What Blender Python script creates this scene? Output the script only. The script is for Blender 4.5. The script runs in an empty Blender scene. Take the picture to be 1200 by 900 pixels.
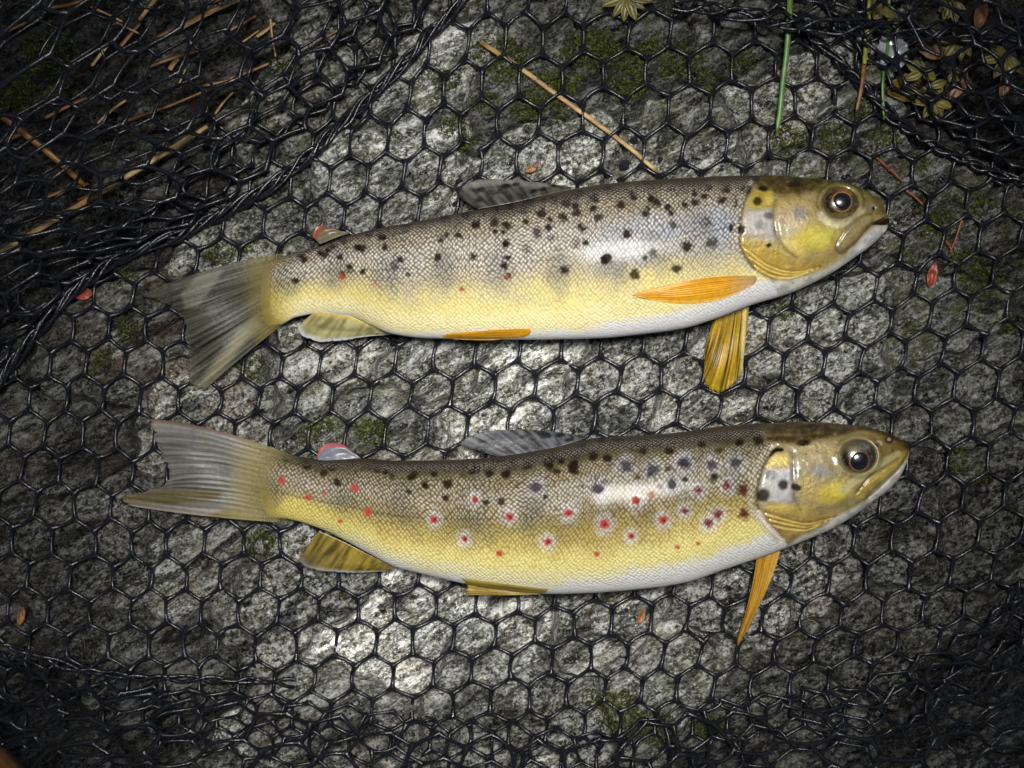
import bpy, math, random
import numpy as np

# ---------------------------------------------------------------- camera, world, sun, exposure
SC = bpy.context.scene
COL = SC.collection
PXM = 0.0003            # metres on the ground per photograph pixel
CAMH = 0.60             # camera height above the net floor
R = math.radians

cam_d = bpy.data.cameras.new('camera')
cam_d.sensor_width = 36.0
cam_d.lens = 36.0 * CAMH / (1200 * PXM)
cam_d.clip_start = 0.01
cam_d.clip_end = 50.0
cam = bpy.data.objects.new('camera', cam_d)
cam.location = (0, 0, CAMH)
COL.objects.link(cam)
SC.camera = cam

SUN_EL, SUN_AZ = R(79), R(12)          # azimuth measured from +Y towards +X
w = bpy.data.worlds.new('World')
SC.world = w
w.use_nodes = True
wn = w.node_tree.nodes
sky = wn.new('ShaderNodeTexSky')
sky.sky_type = 'NISHITA'
sky.sun_disc = False
sky.sun_elevation = SUN_EL
sky.sun_rotation = SUN_AZ
sky.air_density = 1.0
sky.dust_density = 4.0
w.node_tree.links.new(sky.outputs[0], wn['Background'].inputs[0])
wn['Background'].inputs[1].default_value = 0.05

sl = bpy.data.lights.new('sun', 'SUN')
sl.energy = 4.0
sl.angle = R(18)                       # hazy sun through thin cloud, coming down the gap in the added canopy
sl.color = (1.0, 0.985, 0.96)
so = bpy.data.objects.new('sun', sl)
so.rotation_euler = (math.pi / 2 - SUN_EL, 0, -SUN_AZ + math.pi)
so.rotation_euler = (0, 0, 0)
d_ = (math.sin(SUN_AZ) * math.cos(SUN_EL), math.cos(SUN_AZ) * math.cos(SUN_EL), math.sin(SUN_EL))
from mathutils import Vector
so.rotation_euler = Vector(d_).to_track_quat('Z', 'Y').to_euler()
COL.objects.link(so)

SC.view_settings.view_transform = 'Standard'
SC.view_settings.look = 'None'
SC.view_settings.gamma = 1.0
SC.view_settings.exposure = 0.88
SC.cycles.max_bounces = 8
SC.cycles.transparent_max_bounces = 12

rng = np.random.default_rng(7)
random.seed(7)


# ---------------------------------------------------------------- helpers
def at(px, py, z=0.0):
    k = (CAMH - z) / CAMH
    return np.stack(np.broadcast_arrays((px - 600.0) * PXM * k, (450.0 - py) * PXM * k, z + 0.0 * k), -1)


def proj(P):
    k = CAMH / (CAMH - P[..., 2])
    return 600 + P[..., 0] / PXM * k, 450 - P[..., 1] / PXM * k


def lin(hexs):
    hexs = hexs.lstrip('#')
    c = np.array([int(hexs[i:i + 2], 16) / 255 for i in (0, 2, 4)])
    return np.where(c <= 0.04045, c / 12.92, ((c + 0.055) / 1.055) ** 2.4)


def sstep(a, b, x):
    t = np.clip((x - a) / (b - a), 0, 1)
    return t * t * (3 - 2 * t)


_perm = rng.permutation(4096)
_gx = np.cos(np.arange(4096) * 2.39996)
_gy = np.sin(np.arange(4096) * 2.39996)


def pn(x, y, seed=0):
    """gradient noise, about -0.7..0.7"""
    x = np.asarray(x, float) + seed * 17.31
    y = np.asarray(y, float) - seed * 9.77
    xi = np.floor(x).astype(int); yi = np.floor(y).astype(int)
    xf = x - xi; yf = y - yi
    u = xf * xf * xf * (xf * (xf * 6 - 15) + 10)
    v = yf * yf * yf * (yf * (yf * 6 - 15) + 10)

    def g(ix, iy, dx, dy):
        h = _perm[(_perm[ix & 4095] + iy) & 4095]
        return _gx[h] * dx + _gy[h] * dy
    a = g(xi, yi, xf, yf); b = g(xi + 1, yi, xf - 1, yf)
    c = g(xi, yi + 1, xf, yf - 1); d = g(xi + 1, yi + 1, xf - 1, yf - 1)
    return (a + u * (b - a)) * (1 - v) + (c + u * (d - c)) * v


def fbm(x, y, o=4, seed=0):
    s = 0; a = 1.0
    for k in range(o):
        s = s + a * pn(x * 2 ** k, y * 2 ** k, seed + k * 3)
        a *= 0.5
    return s


def cr(pts, n):
    """Catmull-Rom resample of a polyline to n points by chord length"""
    P = np.array(pts, float)
    d = np.r_[0, np.cumsum(np.linalg.norm(np.diff(P, axis=0), axis=1))]
    t = np.linspace(0, d[-1], n)
    m = np.gradient(P, d, axis=0) if len(P) > 2 else np.repeat(((P[1] - P[0]) / d[-1])[None], 2, 0)
    k = np.clip(np.searchsorted(d, t, side='right') - 1, 0, len(P) - 2)
    h = (d[k + 1] - d[k])[:, None]
    s = ((t - d[k]) / h[:, 0])[:, None]
    return ((2 * s ** 3 - 3 * s ** 2 + 1) * P[k] + (s ** 3 - 2 * s ** 2 + s) * h * m[k]
            + (-2 * s ** 3 + 3 * s ** 2) * P[k + 1] + (s ** 3 - s ** 2) * h * m[k + 1])


def pch(xs, pts):
    """smooth monotone interpolation y(x) through pts"""
    P = np.array(sorted(pts), float)
    x, y = P[:, 0], P[:, 1]
    h = np.diff(x); dl = np.diff(y) / h
    m = np.zeros(len(x))
    for i in range(1, len(x) - 1):
        if dl[i - 1] * dl[i] > 0:
            w1 = 2 * h[i] + h[i - 1]; w2 = h[i] + 2 * h[i - 1]
            m[i] = (w1 + w2) / (w1 / dl[i - 1] + w2 / dl[i])
    m[0], m[-1] = dl[0], dl[-1]
    xs = np.clip(xs, x[0], x[-1])
    k = np.clip(np.searchsorted(x, xs, side='right') - 1, 0, len(x) - 2)
    s = (xs - x[k]) / h[k]
    return ((2 * s ** 3 - 3 * s ** 2 + 1) * y[k] + (s ** 3 - 2 * s ** 2 + s) * h[k] * m[k]
            + (-2 * s ** 3 + 3 * s ** 2) * y[k + 1] + (s ** 3 - s ** 2) * h[k] * m[k + 1])


def mesh(name, V, F, mat=None, parent=None, attrs=None, uv=None, smooth=True, top=None, origin=None):
    """one mesh object from arrays; F is (n,4) or (n,3); V is in world metres"""
    V = np.asarray(V, float).reshape(-1, 3)
    org = np.zeros(3) if origin is None else np.asarray(origin, float)
    V = V - org
    F = np.asarray(F, np.int32)
    me = bpy.data.meshes.new(name)
    me.vertices.add(len(V)); me.vertices.foreach_set('co', V.astype(np.float32).ravel())
    n, k = F.shape
    me.loops.add(n * k); me.loops.foreach_set('vertex_index', F.ravel())
    me.polygons.add(n)
    me.polygons.foreach_set('loop_start', np.arange(0, n * k, k, dtype=np.int32))
    me.polygons.foreach_set('use_smooth', np.full(n, smooth))
    me.update(calc_edges=True)
    for an, av in (attrs or {}).items():
        av = np.asarray(av, np.float32)
        if av.ndim == 2:
            a = me.attributes.new(an, 'FLOAT_COLOR', 'POINT')
            a.data.foreach_set('color', np.c_[av, np.ones(len(av))].astype(np.float32).ravel())
        else:
            a = me.attributes.new(an, 'FLOAT', 'POINT')
            a.data.foreach_set('value', av)
    if uv is not None:
        u = me.uv_layers.new(name='UVMap')
        u.data.foreach_set('uv', np.asarray(uv, np.float32)[F.ravel()].ravel())
    if mat is not None:
        me.materials.append(mat)
    o = bpy.data.objects.new(name, me)
    COL.objects.link(o)
    o.location = org
    if parent is not None:
        o.parent = parent
        o.matrix_parent_inverse.identity()
        o.location = org - np.array(parent['_org'] if '_org' in parent else (0, 0, 0))
    return o


def tag(o, label=None, cat=None, group=None, kind=None):
    if label: o['label'] = label
    if cat: o['category'] = cat
    if group: o['group'] = group
    if kind: o['kind'] = kind
    return o


ROOTS = []


def empty(name, loc, label, cat, group=None):
    o = bpy.data.objects.new(name, None)
    o.empty_display_size = 0.01
    COL.objects.link(o)
    o.location = loc
    o['_org'] = [float(v) for v in loc]
    ROOTS.append(o)
    return tag(o, label, cat, group)


def grid_faces(ni, nj, wrap_j=False, off=0):
    i = np.arange(ni - 1)[:, None]
    j = np.arange(nj if wrap_j else nj - 1)[None, :]
    j2 = (j + 1) % nj
    a = i * nj + j; b = (i + 1) * nj + j; c = (i + 1) * nj + j2; d = i * nj + j2
    return np.stack([a, b, c, d], -1).reshape(-1, 4) + off


def tubes(paths, radii, m=6, flat=1.0, caps=False):
    """paths (E,n,3), radii (E,n) -> V, F"""
    P = np.asarray(paths, float)
    E, n, _ = P.shape
    T = np.gradient(P, axis=1)
    T /= np.linalg.norm(T, axis=2, keepdims=True) + 1e-12
    Z = np.zeros_like(T); Z[..., 2] = 1
    bad = np.abs(T[..., 2]) > 0.95
    Z[bad] = (1, 0, 0)
    A = np.cross(T, Z); A /= np.linalg.norm(A, axis=2, keepdims=True) + 1e-12
    B = np.cross(A, T)
    th = np.arange(m) * 2 * np.pi / m
    r = np.asarray(radii)[..., None, None]
    V = P[:, :, None, :] + r * (np.cos(th)[:, None] * A[:, :, None, :] + flat * np.sin(th)[:, None] * B[:, :, None, :])
    f = grid_faces(n, m, True)
    F = (f[None] + (np.arange(E) * n * m)[:, None, None]).reshape(-1, 4)
    return V.reshape(-1, 3), F


# ---------------------------------------------------------------- materials
class NT:
    def __init__(self, name):
        self.m = bpy.data.materials.new(name)
        self.m.use_nodes = True
        self.t = self.m.node_tree
        self.b = self.t.nodes['Principled BSDF']
        self.out = self.t.nodes['Material Output']

    def n(self, typ, **kw):
        x = self.t.nodes.new('ShaderNode' + typ)
        for k, v in kw.items():
            setattr(x, k, v)
        return x

    def l(self, a, b):
        self.t.links.new(a, b)

    def val(self, sock, v):
        if hasattr(v, 'is_linked') or hasattr(v, 'links'):
            self.l(v, sock)
        else:
            sock.default_value = v

    def math(self, op, a, b=0.0, c=None, clamp=False):
        x = self.n('Math', operation=op, use_clamp=clamp)
        self.val(x.inputs[0], a); self.val(x.inputs[1], b)
        if c is not None: self.val(x.inputs[2], c)
        return x.outputs[0]

    def mix(self, f, a, b, blend='MIX'):
        x = self.n('Mix', data_type='RGBA', blend_type=blend)
        self.val(x.inputs[0], f)
        for s, v in ((x.inputs[6], a), (x.inputs[7], b)):
            if isinstance(v, (tuple, list, np.ndarray)): s.default_value = (*[float(q) for q in v[:3]], 1)
            else: self.l(v, s)
        return x.outputs[2]

    def ramp(self, f, stops):
        x = self.n('ValToRGB')
        self.val(x.inputs[0], f)
        e = x.color_ramp.elements
        while len(e) < len(stops): e.new(0.5)
        for q, (p, c) in zip(e, stops):
            q.position = p
            q.color = (*[float(v) for v in c[:3]], 1) if isinstance(c, (tuple, list, np.ndarray)) else (c, c, c, 1)
        return x.outputs[0]

    def noise(self, vec, scale, detail=4, rough=0.5, dist=0.0):
        x = self.n('TexNoise')
        if vec is not None: self.l(vec, x.inputs['Vector'])
        x.inputs['Scale'].default_value = scale
        x.inputs['Detail'].default_value = detail
        x.inputs['Roughness'].default_value = rough
        x.inputs['Distortion'].default_value = dist
        return x.outputs[0]

    def attr(self, name):
        return self.n('Attribute', attribute_name=name)

    def bump(self, h, strength, dist, normal=None):
        x = self.n('Bump')
        x.inputs['Strength'].default_value = strength
        x.inputs['Distance'].default_value = dist
        self.l(h, x.inputs['Height'])
        if normal is not None: self.l(normal, x.inputs['Normal'])
        return x.outputs[0]

    def mapping(self, vec, rot=(0, 0, 0), scale=(1, 1, 1)):
        x = self.n('Mapping')
        x.inputs['Rotation'].default_value = rot
        x.inputs['Scale'].default_value = scale
        self.l(vec, x.inputs[0])
        return x.outputs[0]

    def set(self, **kw):
        for k, v in kw.items():
            s = self.b.inputs[k.replace('_', ' ')]
            if isinstance(v, (tuple, list, np.ndarray)): s.default_value = (*[float(q) for q in v[:3]], 1) if len(s.default_value) == 4 else v
            else: self.val(s, v)


def mat_rock():
    t = NT('wet_schist')
    co = t.n('NewGeometry').outputs['Position']
    so_ = t.attr('slab').outputs['Fac']
    cv = t.n('CombineXYZ'); t.l(so_, cv.inputs[0]); t.l(t.math('MULTIPLY', so_, 0.73), cv.inputs[1]); t.l(t.math('MULTIPLY', so_, 1.9), cv.inputs[2])
    va = t.n('VectorMath', operation='ADD'); t.l(co, va.inputs[0]); t.l(cv.outputs[0], va.inputs[1])
    co = va.outputs[0]
    spk = t.attr('speckle').outputs['Fac']
    al = t.mapping(co, (0, 0, R(-30)))                       # strata run 30 degrees up to the right
    st = t.mapping(al, (0, 0, 0), (0.28, 1.0, 1.0))
    st2 = t.mapping(al, (0, 0, 0), (0.5, 1.0, 1.0))
    big = t.noise(co, 28, 5, 0.6)
    streak = t.noise(st, 190, 6, 0.62, 0.6)
    med = t.noise(st2, 330, 5, 0.65, 0.4)
    fine = t.noise(co, 1000, 4, 0.72)
    tone = t.attr('tone').outputs['Fac']
    rust = t.attr('rust').outputs['Fac']
    green = t.attr('green').outputs['Fac']
    grain = t.noise(t.mapping(al, (0, 0, 0), (0.6, 1.0, 1.0)), 620, 5, 0.75, 0.5)
    flake = t.noise(co, 430, 4, 0.7, 0.3)
    k1 = t.math('ADD', t.math('MULTIPLY', streak, 0.50), t.math('ADD', t.math('MULTIPLY', med, 0.25), t.math('MULTIPLY', grain, 0.25)))
    k2 = t.math('ADD', t.math('MULTIPLY', flake, 0.62), t.math('MULTIPLY', grain, 0.38))
    mk = t.n('Mix', data_type='FLOAT'); t.l(spk, mk.inputs[0]); t.l(k1, mk.inputs[2]); t.l(k2, mk.inputs[3])
    k = mk.outputs[0]
    base = t.ramp(k, [(0.41, lin('141413')), (0.455, lin('4c4c46')), (0.495, lin('8c8b82')), (0.535, lin('bfbdb3')), (0.60, lin('f0eee6'))])
    # mineral grain: black and white flecks
    base = t.mix(t.ramp(fine, [(0.37, 1.0), (0.45, 0.0)]), base, lin('141312'))
    base = t.mix(t.ramp(grain, [(0.34, 0.9), (0.43, 0.0)]), base, lin('1d1b19'))
    base = t.mix(t.ramp(fine, [(0.55, 0.0), (0.64, 0.9)]), base, lin('f0eee4'))
    vein = t.math('ABSOLUTE', t.math('SUBTRACT', streak, 0.5))
    base = t.mix(t.math('MULTIPLY', t.ramp(vein, [(0.006, 0.95), (0.028, 0.0)]), t.ramp(med, [(0.42, 0.0), (0.52, 1.0)])), base, lin('121110'))
    # lichen and rust
    lich = t.math('MULTIPLY', green, t.ramp(t.noise(co, 160, 6, 0.7), [(0.47, 0.0), (0.60, 0.7)]))
    base = t.mix(lich, base, lin('6f7446'))
    rs = t.math('MULTIPLY', rust, t.ramp(t.noise(st2, 120, 5, 0.7), [(0.46, 0.0), (0.62, 0.8)]))
    base = t.mix(rs, base, lin('5d4228'))
    stain = t.ramp(t.noise(st2, 95, 5, 0.65, 0.8), [(0.40, 0.24), (0.49, 1.0)])
    base = t.mix(1.0, base, stain, 'MULTIPLY')
    grey = t.ramp(big, [(0.3, lin('b4b8be')), (0.7, lin('fbfcff'))])
    base = t.mix(1.0, base, grey, 'MULTIPLY')
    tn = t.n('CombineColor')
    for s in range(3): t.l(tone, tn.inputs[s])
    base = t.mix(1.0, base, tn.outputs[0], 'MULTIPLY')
    t.l(base, t.b.inputs['Base Color'])
    t.l(t.ramp(grain, [(0.35, 0.08), (0.65, 0.36)]), t.b.inputs['Roughness'])
    t.set(Specular_IOR_Level=0.5)
    h = t.math('ADD', t.math('MULTIPLY', streak, 1.3), t.math('ADD', t.math('MULTIPLY', med, 0.7), t.math('ADD', t.math('MULTIPLY', grain, 0.8), t.math('MULTIPLY', fine, 0.35))))
    t.l(t.bump(h, 1.0, 0.0024), t.b.inputs['Normal'])
    return t.m


def mat_net():
    t = NT('black_rubber')
    co = t.n('NewGeometry').outputs['Position']
    n1 = t.noise(co, 900, 3, 0.6)
    t.l(t.ramp(n1, [(0.3, (0.003, 0.0034, 0.005)), (0.7, (0.010, 0.011, 0.015))]), t.b.inputs['Base Color'])
    t.l(t.ramp(t.noise(co, 400, 3), [(0.3, 0.18), (0.7, 0.36)]), t.b.inputs['Roughness'])
    t.set(Specular_IOR_Level=0.5)
    t.l(t.bump(n1, 0.5, 0.0003), t.b.inputs['Normal'])
    return t.m


def mat_fish():
    t = NT('trout_skin')
    col = t.attr('Col').outputs['Color']
    scl = t.attr('scl').outputs['Fac']       # how clearly the scales show
    shn = t.attr('shn').outputs['Fac']       # silver glint of the scale centres
    uv = t.n('UVMap', uv_map='UVMap').outputs[0]
    vo = t.n('TexVoronoi', voronoi_dimensions='2D', feature='F1')
    vo.inputs['Scale'].default_value = 1.0
    vo.inputs['Randomness'].default_value = 0.36
    t.l(uv, vo.inputs['Vector'])
    d = vo.outputs['Distance']
    edge = t.math('MULTIPLY', t.ramp(d, [(0.30, 0.0), (0.56, 1.0)]), scl)
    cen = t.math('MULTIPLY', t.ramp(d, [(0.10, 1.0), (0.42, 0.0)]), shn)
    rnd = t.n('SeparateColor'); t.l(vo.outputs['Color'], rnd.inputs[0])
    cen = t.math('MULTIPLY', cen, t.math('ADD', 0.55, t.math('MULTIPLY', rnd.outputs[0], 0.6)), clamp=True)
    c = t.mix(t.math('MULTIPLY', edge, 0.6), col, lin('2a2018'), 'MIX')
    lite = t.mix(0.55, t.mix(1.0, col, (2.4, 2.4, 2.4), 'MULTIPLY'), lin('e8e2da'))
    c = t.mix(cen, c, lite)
    co = t.n('NewGeometry').outputs['Position']
    fine = t.noise(co, 900, 3, 0.6)
    c = t.mix(1.0, c, t.ramp(fine, [(0.25, 0.82), (0.75, 1.0)]), 'MULTIPLY')
    t.l(c, t.b.inputs['Base Color'])
    clean = t.math('SUBTRACT', 1.0, t.attr('spt').outputs['Fac'], clamp=True)
    t.set(Roughness=t.ramp(t.noise(co, 130, 4, 0.65), [(0.35, 0.34), (0.65, 0.62)]), Specular_IOR_Level=t.math('MULTIPLY', clean, 0.3), Coat_Weight=t.math('MULTIPLY', clean, t.math('ADD', 0.16, t.math('MULTIPLY', t.attr('hd').outputs['Fac'], 0.45))), Coat_Roughness=0.16)
    t.set(Metallic=t.math('ADD', t.math('MULTIPLY', cen, 0.18), t.math('MULTIPLY', t.attr('hd').outputs['Fac'], t.ramp(t.noise(t.n('NewGeometry').outputs['Position'], 260, 4, 0.65), [(0.42, 0.0), (0.62, 0.5)]))))
    hgt = t.math('MULTIPLY', t.math('SUBTRACT', 0.7, d), scl)
    hgt = t.math('ADD', hgt, t.math('MULTIPLY', fine, 0.35))
    t.l(t.bump(hgt, 0.9, 0.0009), t.b.inputs['Normal'])
    return t.m


def mat_fin():
    t = NT('fin_membrane')
    col = t.attr('Col').outputs['Color']
    alp = t.attr('alp').outputs['Fac']
    co = t.n('NewGeometry').outputs['Position']
    fine = t.noise(co, 700, 3, 0.6)
    c = t.mix(1.0, col, t.ramp(fine, [(0.3, 0.75), (0.7, 1.0)]), 'MULTIPLY')
    t.l(c, t.b.inputs['Base Color'])
    t.set(Roughness=0.34, Coat_Weight=0.18, Coat_Roughness=0.12, Specular_IOR_Level=0.4)
    t.l(t.bump(fine, 0.25, 0.0004), t.b.inputs['Normal'])
    tr = t.n('BsdfTransparent')
    t.l(t.mix(alp, (1, 1, 1), (0.60, 0.55, 0.36)), tr.inputs[0])
    mx = t.n('MixShader')
    t.l(alp, mx.inputs[0]); t.l(tr.outputs[0], mx.inputs[1]); t.l(t.b.outputs[0], mx.inputs[2])
    t.l(mx.outputs[0], t.out.inputs[0])
    return t.m


def mat_eye():
    t = NT('wet_eye')
    t.l(t.attr('Col').outputs['Color'], t.b.inputs['Base Color'])
    t.set(Roughness=0.25, Coat_Weight=1.0, Coat_Roughness=0.02, Coat_IOR=1.5)
    return t.m


def mat_plain(name, c1, c2, scale=500, rough=0.5, bump=0.3, bd=0.0004, stretch=(1, 1, 1), coat=0.0):
    t = NT(name)
    co = t.n('TexCoord').outputs['Object']
    v = t.mapping(co, (0, 0, 0), stretch)
    n = t.noise(v, scale, 5, 0.6)
    t.l(t.ramp(n, [(0.32, c1), (0.68, c2)]), t.b.inputs['Base Color'])
    t.set(Roughness=rough, Coat_Weight=coat, Coat_Roughness=0.1)
    t.l(t.bump(n, bump, bd), t.b.inputs['Normal'])
    return t.m


M_ROCK, M_NET, M_FISH, M_FIN, M_EYE = mat_rock(), mat_net(), mat_fish(), mat_fin(), mat_eye()

# ---------------------------------------------------------------- rock bed (split into slabs)
# slab seeds: px, py, tone, green, rust; outer tones: stone colour plus painted shade
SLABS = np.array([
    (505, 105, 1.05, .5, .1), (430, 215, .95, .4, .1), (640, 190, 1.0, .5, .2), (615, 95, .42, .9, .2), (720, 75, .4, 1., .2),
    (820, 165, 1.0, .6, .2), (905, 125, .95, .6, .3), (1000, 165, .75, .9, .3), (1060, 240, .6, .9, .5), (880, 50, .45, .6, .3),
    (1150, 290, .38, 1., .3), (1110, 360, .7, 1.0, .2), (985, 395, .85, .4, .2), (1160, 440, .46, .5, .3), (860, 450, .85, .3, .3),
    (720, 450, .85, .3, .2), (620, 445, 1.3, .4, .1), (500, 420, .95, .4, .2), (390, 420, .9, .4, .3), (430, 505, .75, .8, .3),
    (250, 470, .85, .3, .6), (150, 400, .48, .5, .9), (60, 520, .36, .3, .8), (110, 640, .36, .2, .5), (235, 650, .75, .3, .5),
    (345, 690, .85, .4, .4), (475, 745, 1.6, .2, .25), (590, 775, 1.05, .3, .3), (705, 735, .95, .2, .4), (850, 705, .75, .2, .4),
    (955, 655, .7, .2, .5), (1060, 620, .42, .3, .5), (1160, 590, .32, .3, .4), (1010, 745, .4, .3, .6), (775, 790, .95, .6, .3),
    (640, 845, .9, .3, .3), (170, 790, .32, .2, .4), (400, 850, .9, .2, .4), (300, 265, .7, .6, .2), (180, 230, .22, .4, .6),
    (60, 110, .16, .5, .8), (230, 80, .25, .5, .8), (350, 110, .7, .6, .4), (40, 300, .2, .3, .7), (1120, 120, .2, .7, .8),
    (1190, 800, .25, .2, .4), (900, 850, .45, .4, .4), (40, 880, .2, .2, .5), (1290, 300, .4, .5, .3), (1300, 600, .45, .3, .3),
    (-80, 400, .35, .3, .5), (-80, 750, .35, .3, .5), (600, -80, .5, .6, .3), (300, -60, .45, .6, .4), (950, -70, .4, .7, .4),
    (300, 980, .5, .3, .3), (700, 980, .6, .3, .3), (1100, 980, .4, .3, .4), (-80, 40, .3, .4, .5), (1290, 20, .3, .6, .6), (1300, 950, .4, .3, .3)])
C30, S30 = math.cos(R(30)), math.sin(R(30))


def uvrot(px, py):
    return px * C30 - py * S30, px * S30 + py * C30           # along / across the strata (pixels)


def slab_lookup(px, py):
    wx = px + 26 * fbm(px / 70, py / 70, 3, 11); wy = py + 26 * fbm(px / 70, py / 70, 3, 12)
    u, v = uvrot(wx, wy)
    su, sv = uvrot(SLABS[:, 0], SLABS[:, 1])
    b1 = np.full(px.shape, 1e9); b2 = np.full(px.shape, 1e9); idx = np.zeros(px.shape, int)
    for k in range(len(SLABS)):
        d = np.hypot((u - su[k]) * 0.72, (v - sv[k]) * 1.15)
        c = d < b1
        b2 = np.where(c, b1, np.minimum(b2, d)); idx = np.where(c, k, idx); b1 = np.where(c, d, b1)
    return idx, b2 - b1


_tilt = rng.normal(0, 1, (len(SLABS), 3))


def rock_h(px, py, full=False):
    px = np.asarray(px, float); py = np.asarray(py, float)
    idx, gap = slab_lookup(px, py)
    u, v = uvrot(px, py)
    v2 = v + 10 * fbm(px / 60, py / 60, 3, 21)
    h = 0.0016 * fbm(px / 260, py / 260, 2, 1)
    h = h + _tilt[idx, 0] * 0.0008 + (px - SLABS[idx, 0]) / 100 * _tilt[idx, 1] * 0.0006 + (py - SLABS[idx, 1]) / 100 * _tilt[idx, 2] * 0.0008
    # strata ledges
    q = v2 / 15.0
    saw = q - np.floor(q); saw = np.where(saw < 0.8, saw / 0.8, (1 - saw) / 0.2)
    amp = np.clip(0.4 + 1.4 * pn(px / 90, py / 90, 5), 0, 1)
    h = h + 0.0011 * amp * (saw - 0.5)
    h = h + 0.0016 * fbm(u / 50, v2 / 12, 4, 31) + 0.0010 * fbm(px / 9, py / 9, 3, 41)
    rid = 1 - np.abs(fbm(u / 80, v2 / 20, 3, 51)) * 2
    h = h - 0.0022 * np.clip(rid - 0.80, 0, 1) * 5 * 0.5                      # cracks along the strata
    crack = np.exp(-(gap / 6.0) ** 2)
    h = h - 0.0055 * crack * (0.4 + 0.6 * (pn(px / 50, py / 50, 61) > -0.1))
    return (h, idx, gap) if full else h


STEP = 1.8
gx = np.arange(-160, 1361, STEP); gy = np.arange(-160, 1061, STEP)
GX, GY = np.meshgrid(gx, gy, indexing='ij')
GH, GI, GG = rock_h(GX, GY, True)


def boxblur(a, r):
    for ax in (0, 1):
        c = np.cumsum(np.pad(a, [(r + 1, r) if k == ax else (0, 0) for k in (0, 1)], mode='edge'), axis=ax)
        n = a.shape[ax]
        a = (np.take(c, np.arange(2 * r + 1, 2 * r + 1 + n), axis=ax) - np.take(c, np.arange(0, n), axis=ax)) / (2 * r + 1)
    return a


GB = boxblur(boxblur(GH, 9), 9)


def bed(px, py):
    """smoothed rock height the net drapes over"""
    i = np.clip((np.asarray(px) - gx[0]) / STEP, 0, len(gx) - 1.001); j = np.clip((np.asarray(py) - gy[0]) / STEP, 0, len(gy) - 1.001)
    a = i.astype(int); b = j.astype(int); f = i - a; g = j - b
    return (GB[a, b] * (1 - f) + GB[a + 1, b] * f) * (1 - g) + (GB[a, b + 1] * (1 - f) + GB[a + 1, b + 1] * f) * g


bedrock = tag(bpy.data.objects.new('bedrock', None), kind='structure')
bedrock['label'] = 'grey layered wet schist bedrock under the net'
COL.objects.link(bedrock)
PV = np.stack([(GX - 600) * PXM, (450 - GY) * PXM, GH], -1).reshape(-1, 3)
FF = grid_faces(*GX.shape)[:, ::-1]
fid = GI.ravel()[FF[:, 0]]
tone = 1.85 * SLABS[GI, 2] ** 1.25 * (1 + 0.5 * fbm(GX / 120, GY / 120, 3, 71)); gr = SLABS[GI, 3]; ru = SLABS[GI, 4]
_so = rng.uniform(0, 3, len(SLABS)); _sp = rng.uniform(0, 1, len(SLABS)); _sp[[29, 30, 33, 32, 31, 25]] = 1.0; _sp[[17, 16, 26, 21, 40]] = .3
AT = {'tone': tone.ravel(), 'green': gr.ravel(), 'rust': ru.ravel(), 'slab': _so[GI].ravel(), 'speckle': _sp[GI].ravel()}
for k in range(len(SLABS)):
    f = FF[fid == k]
    if len(f) < 20: continue
    ids, inv = np.unique(f.ravel(), return_inverse=True)
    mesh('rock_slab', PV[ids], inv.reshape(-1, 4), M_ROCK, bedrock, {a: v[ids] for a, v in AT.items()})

# the bank the slabs sit in, out to the horizon
n = 90
r_ = np.r_[0.0, np.geomspace(0.1, 30, n)]
th = np.linspace(0, 2 * np.pi, 97)[:-1]
RR, TH = np.meshgrid(r_, th, indexing='ij')
BX, BY = RR * np.cos(TH), RR * np.sin(TH)
BZ = -0.012 + 0.02 * fbm(BX * 6, BY * 6, 4, 81) * np.clip(RR / 0.4, 0, 1) + 0.004 * fbm(BX * 40, BY * 40, 3, 82) - 0.004
bank = mesh('ground', np.stack([BX, BY, BZ], -1), grid_faces(len(r_), 96, True), M_ROCK, None,
            {'tone': np.full(BX.size, .55), 'green': np.full(BX.size, .6), 'rust': np.full(BX.size, .5), 'slab': np.zeros(BX.size), 'speckle': np.full(BX.size, .3)})
tag(bank, 'wet grey stream bank round the rock slabs', kind='structure')

# ---------------------------------------------------------------- landing net
# hex cell centres read off the photograph: (i, j) lattice index -> px, py
CELLS = {}


def row(j, i0, *pts):
    for k, p in enumerate(pts):
        if p: CELLS[(i0 + k, j)] = p


row(0, -1, (923, 388), (970, 383), (1018, 380), (1067, 373), (1113, 367), (1158, 362))
row(1, -2, (895, 435), (942, 427), (988, 423), (1035, 418), (1082, 412), (1128, 408), (1175, 403))
row(2, -3, (867, 475), (913, 472), (958, 468), (1003, 465), (1050, 458), (1097, 455), (1145, 453))
row(3, 1, (1068, 495), (1115, 496), (1163, 495))
row(4, 1, (1087, 541), (1135, 538))
row(-1, 0, (957, 345), (1003, 338), (1048, 335), (1097, 327), (1142, 322))
row(-3, 3, (1063, 245), (1112, 240))
row(-4, 1, (947, 197), (995, 200), (1045, 203), (1095, 200))
row(-5, -10, (410, 210), (450, 207), (495, 202), (540, 193), (583, 187), (630, 187), (682, 183), (728, 180), (777, 178), (827, 172), (877, 170),
    (927, 163), (975, 162), (1025, 158), (1072, 160))
row(-6, -9, (432, 165), (478, 158), (518, 153), (563, 147), (607, 143), (655, 140), (708, 133), (758, 130), (810, 128), (855, 123), (907, 121), (957, 117), (1002, 118))
row(-7, -7, (500, 110), (542, 103), (587, 100), (635, 95), (683, 90), (733, 87), (782, 83), (832, 78), (883, 75), (933, 76))
row(-8, -5, (570, 47), (613, 47), (660, 47), (710, 45), (762, 40), (812, 38), (860, 35))
row(5, -22, (37, 633), (85, 635), (132, 635), (175, 638), (218, 637), (263, 635), (307, 637))
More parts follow.
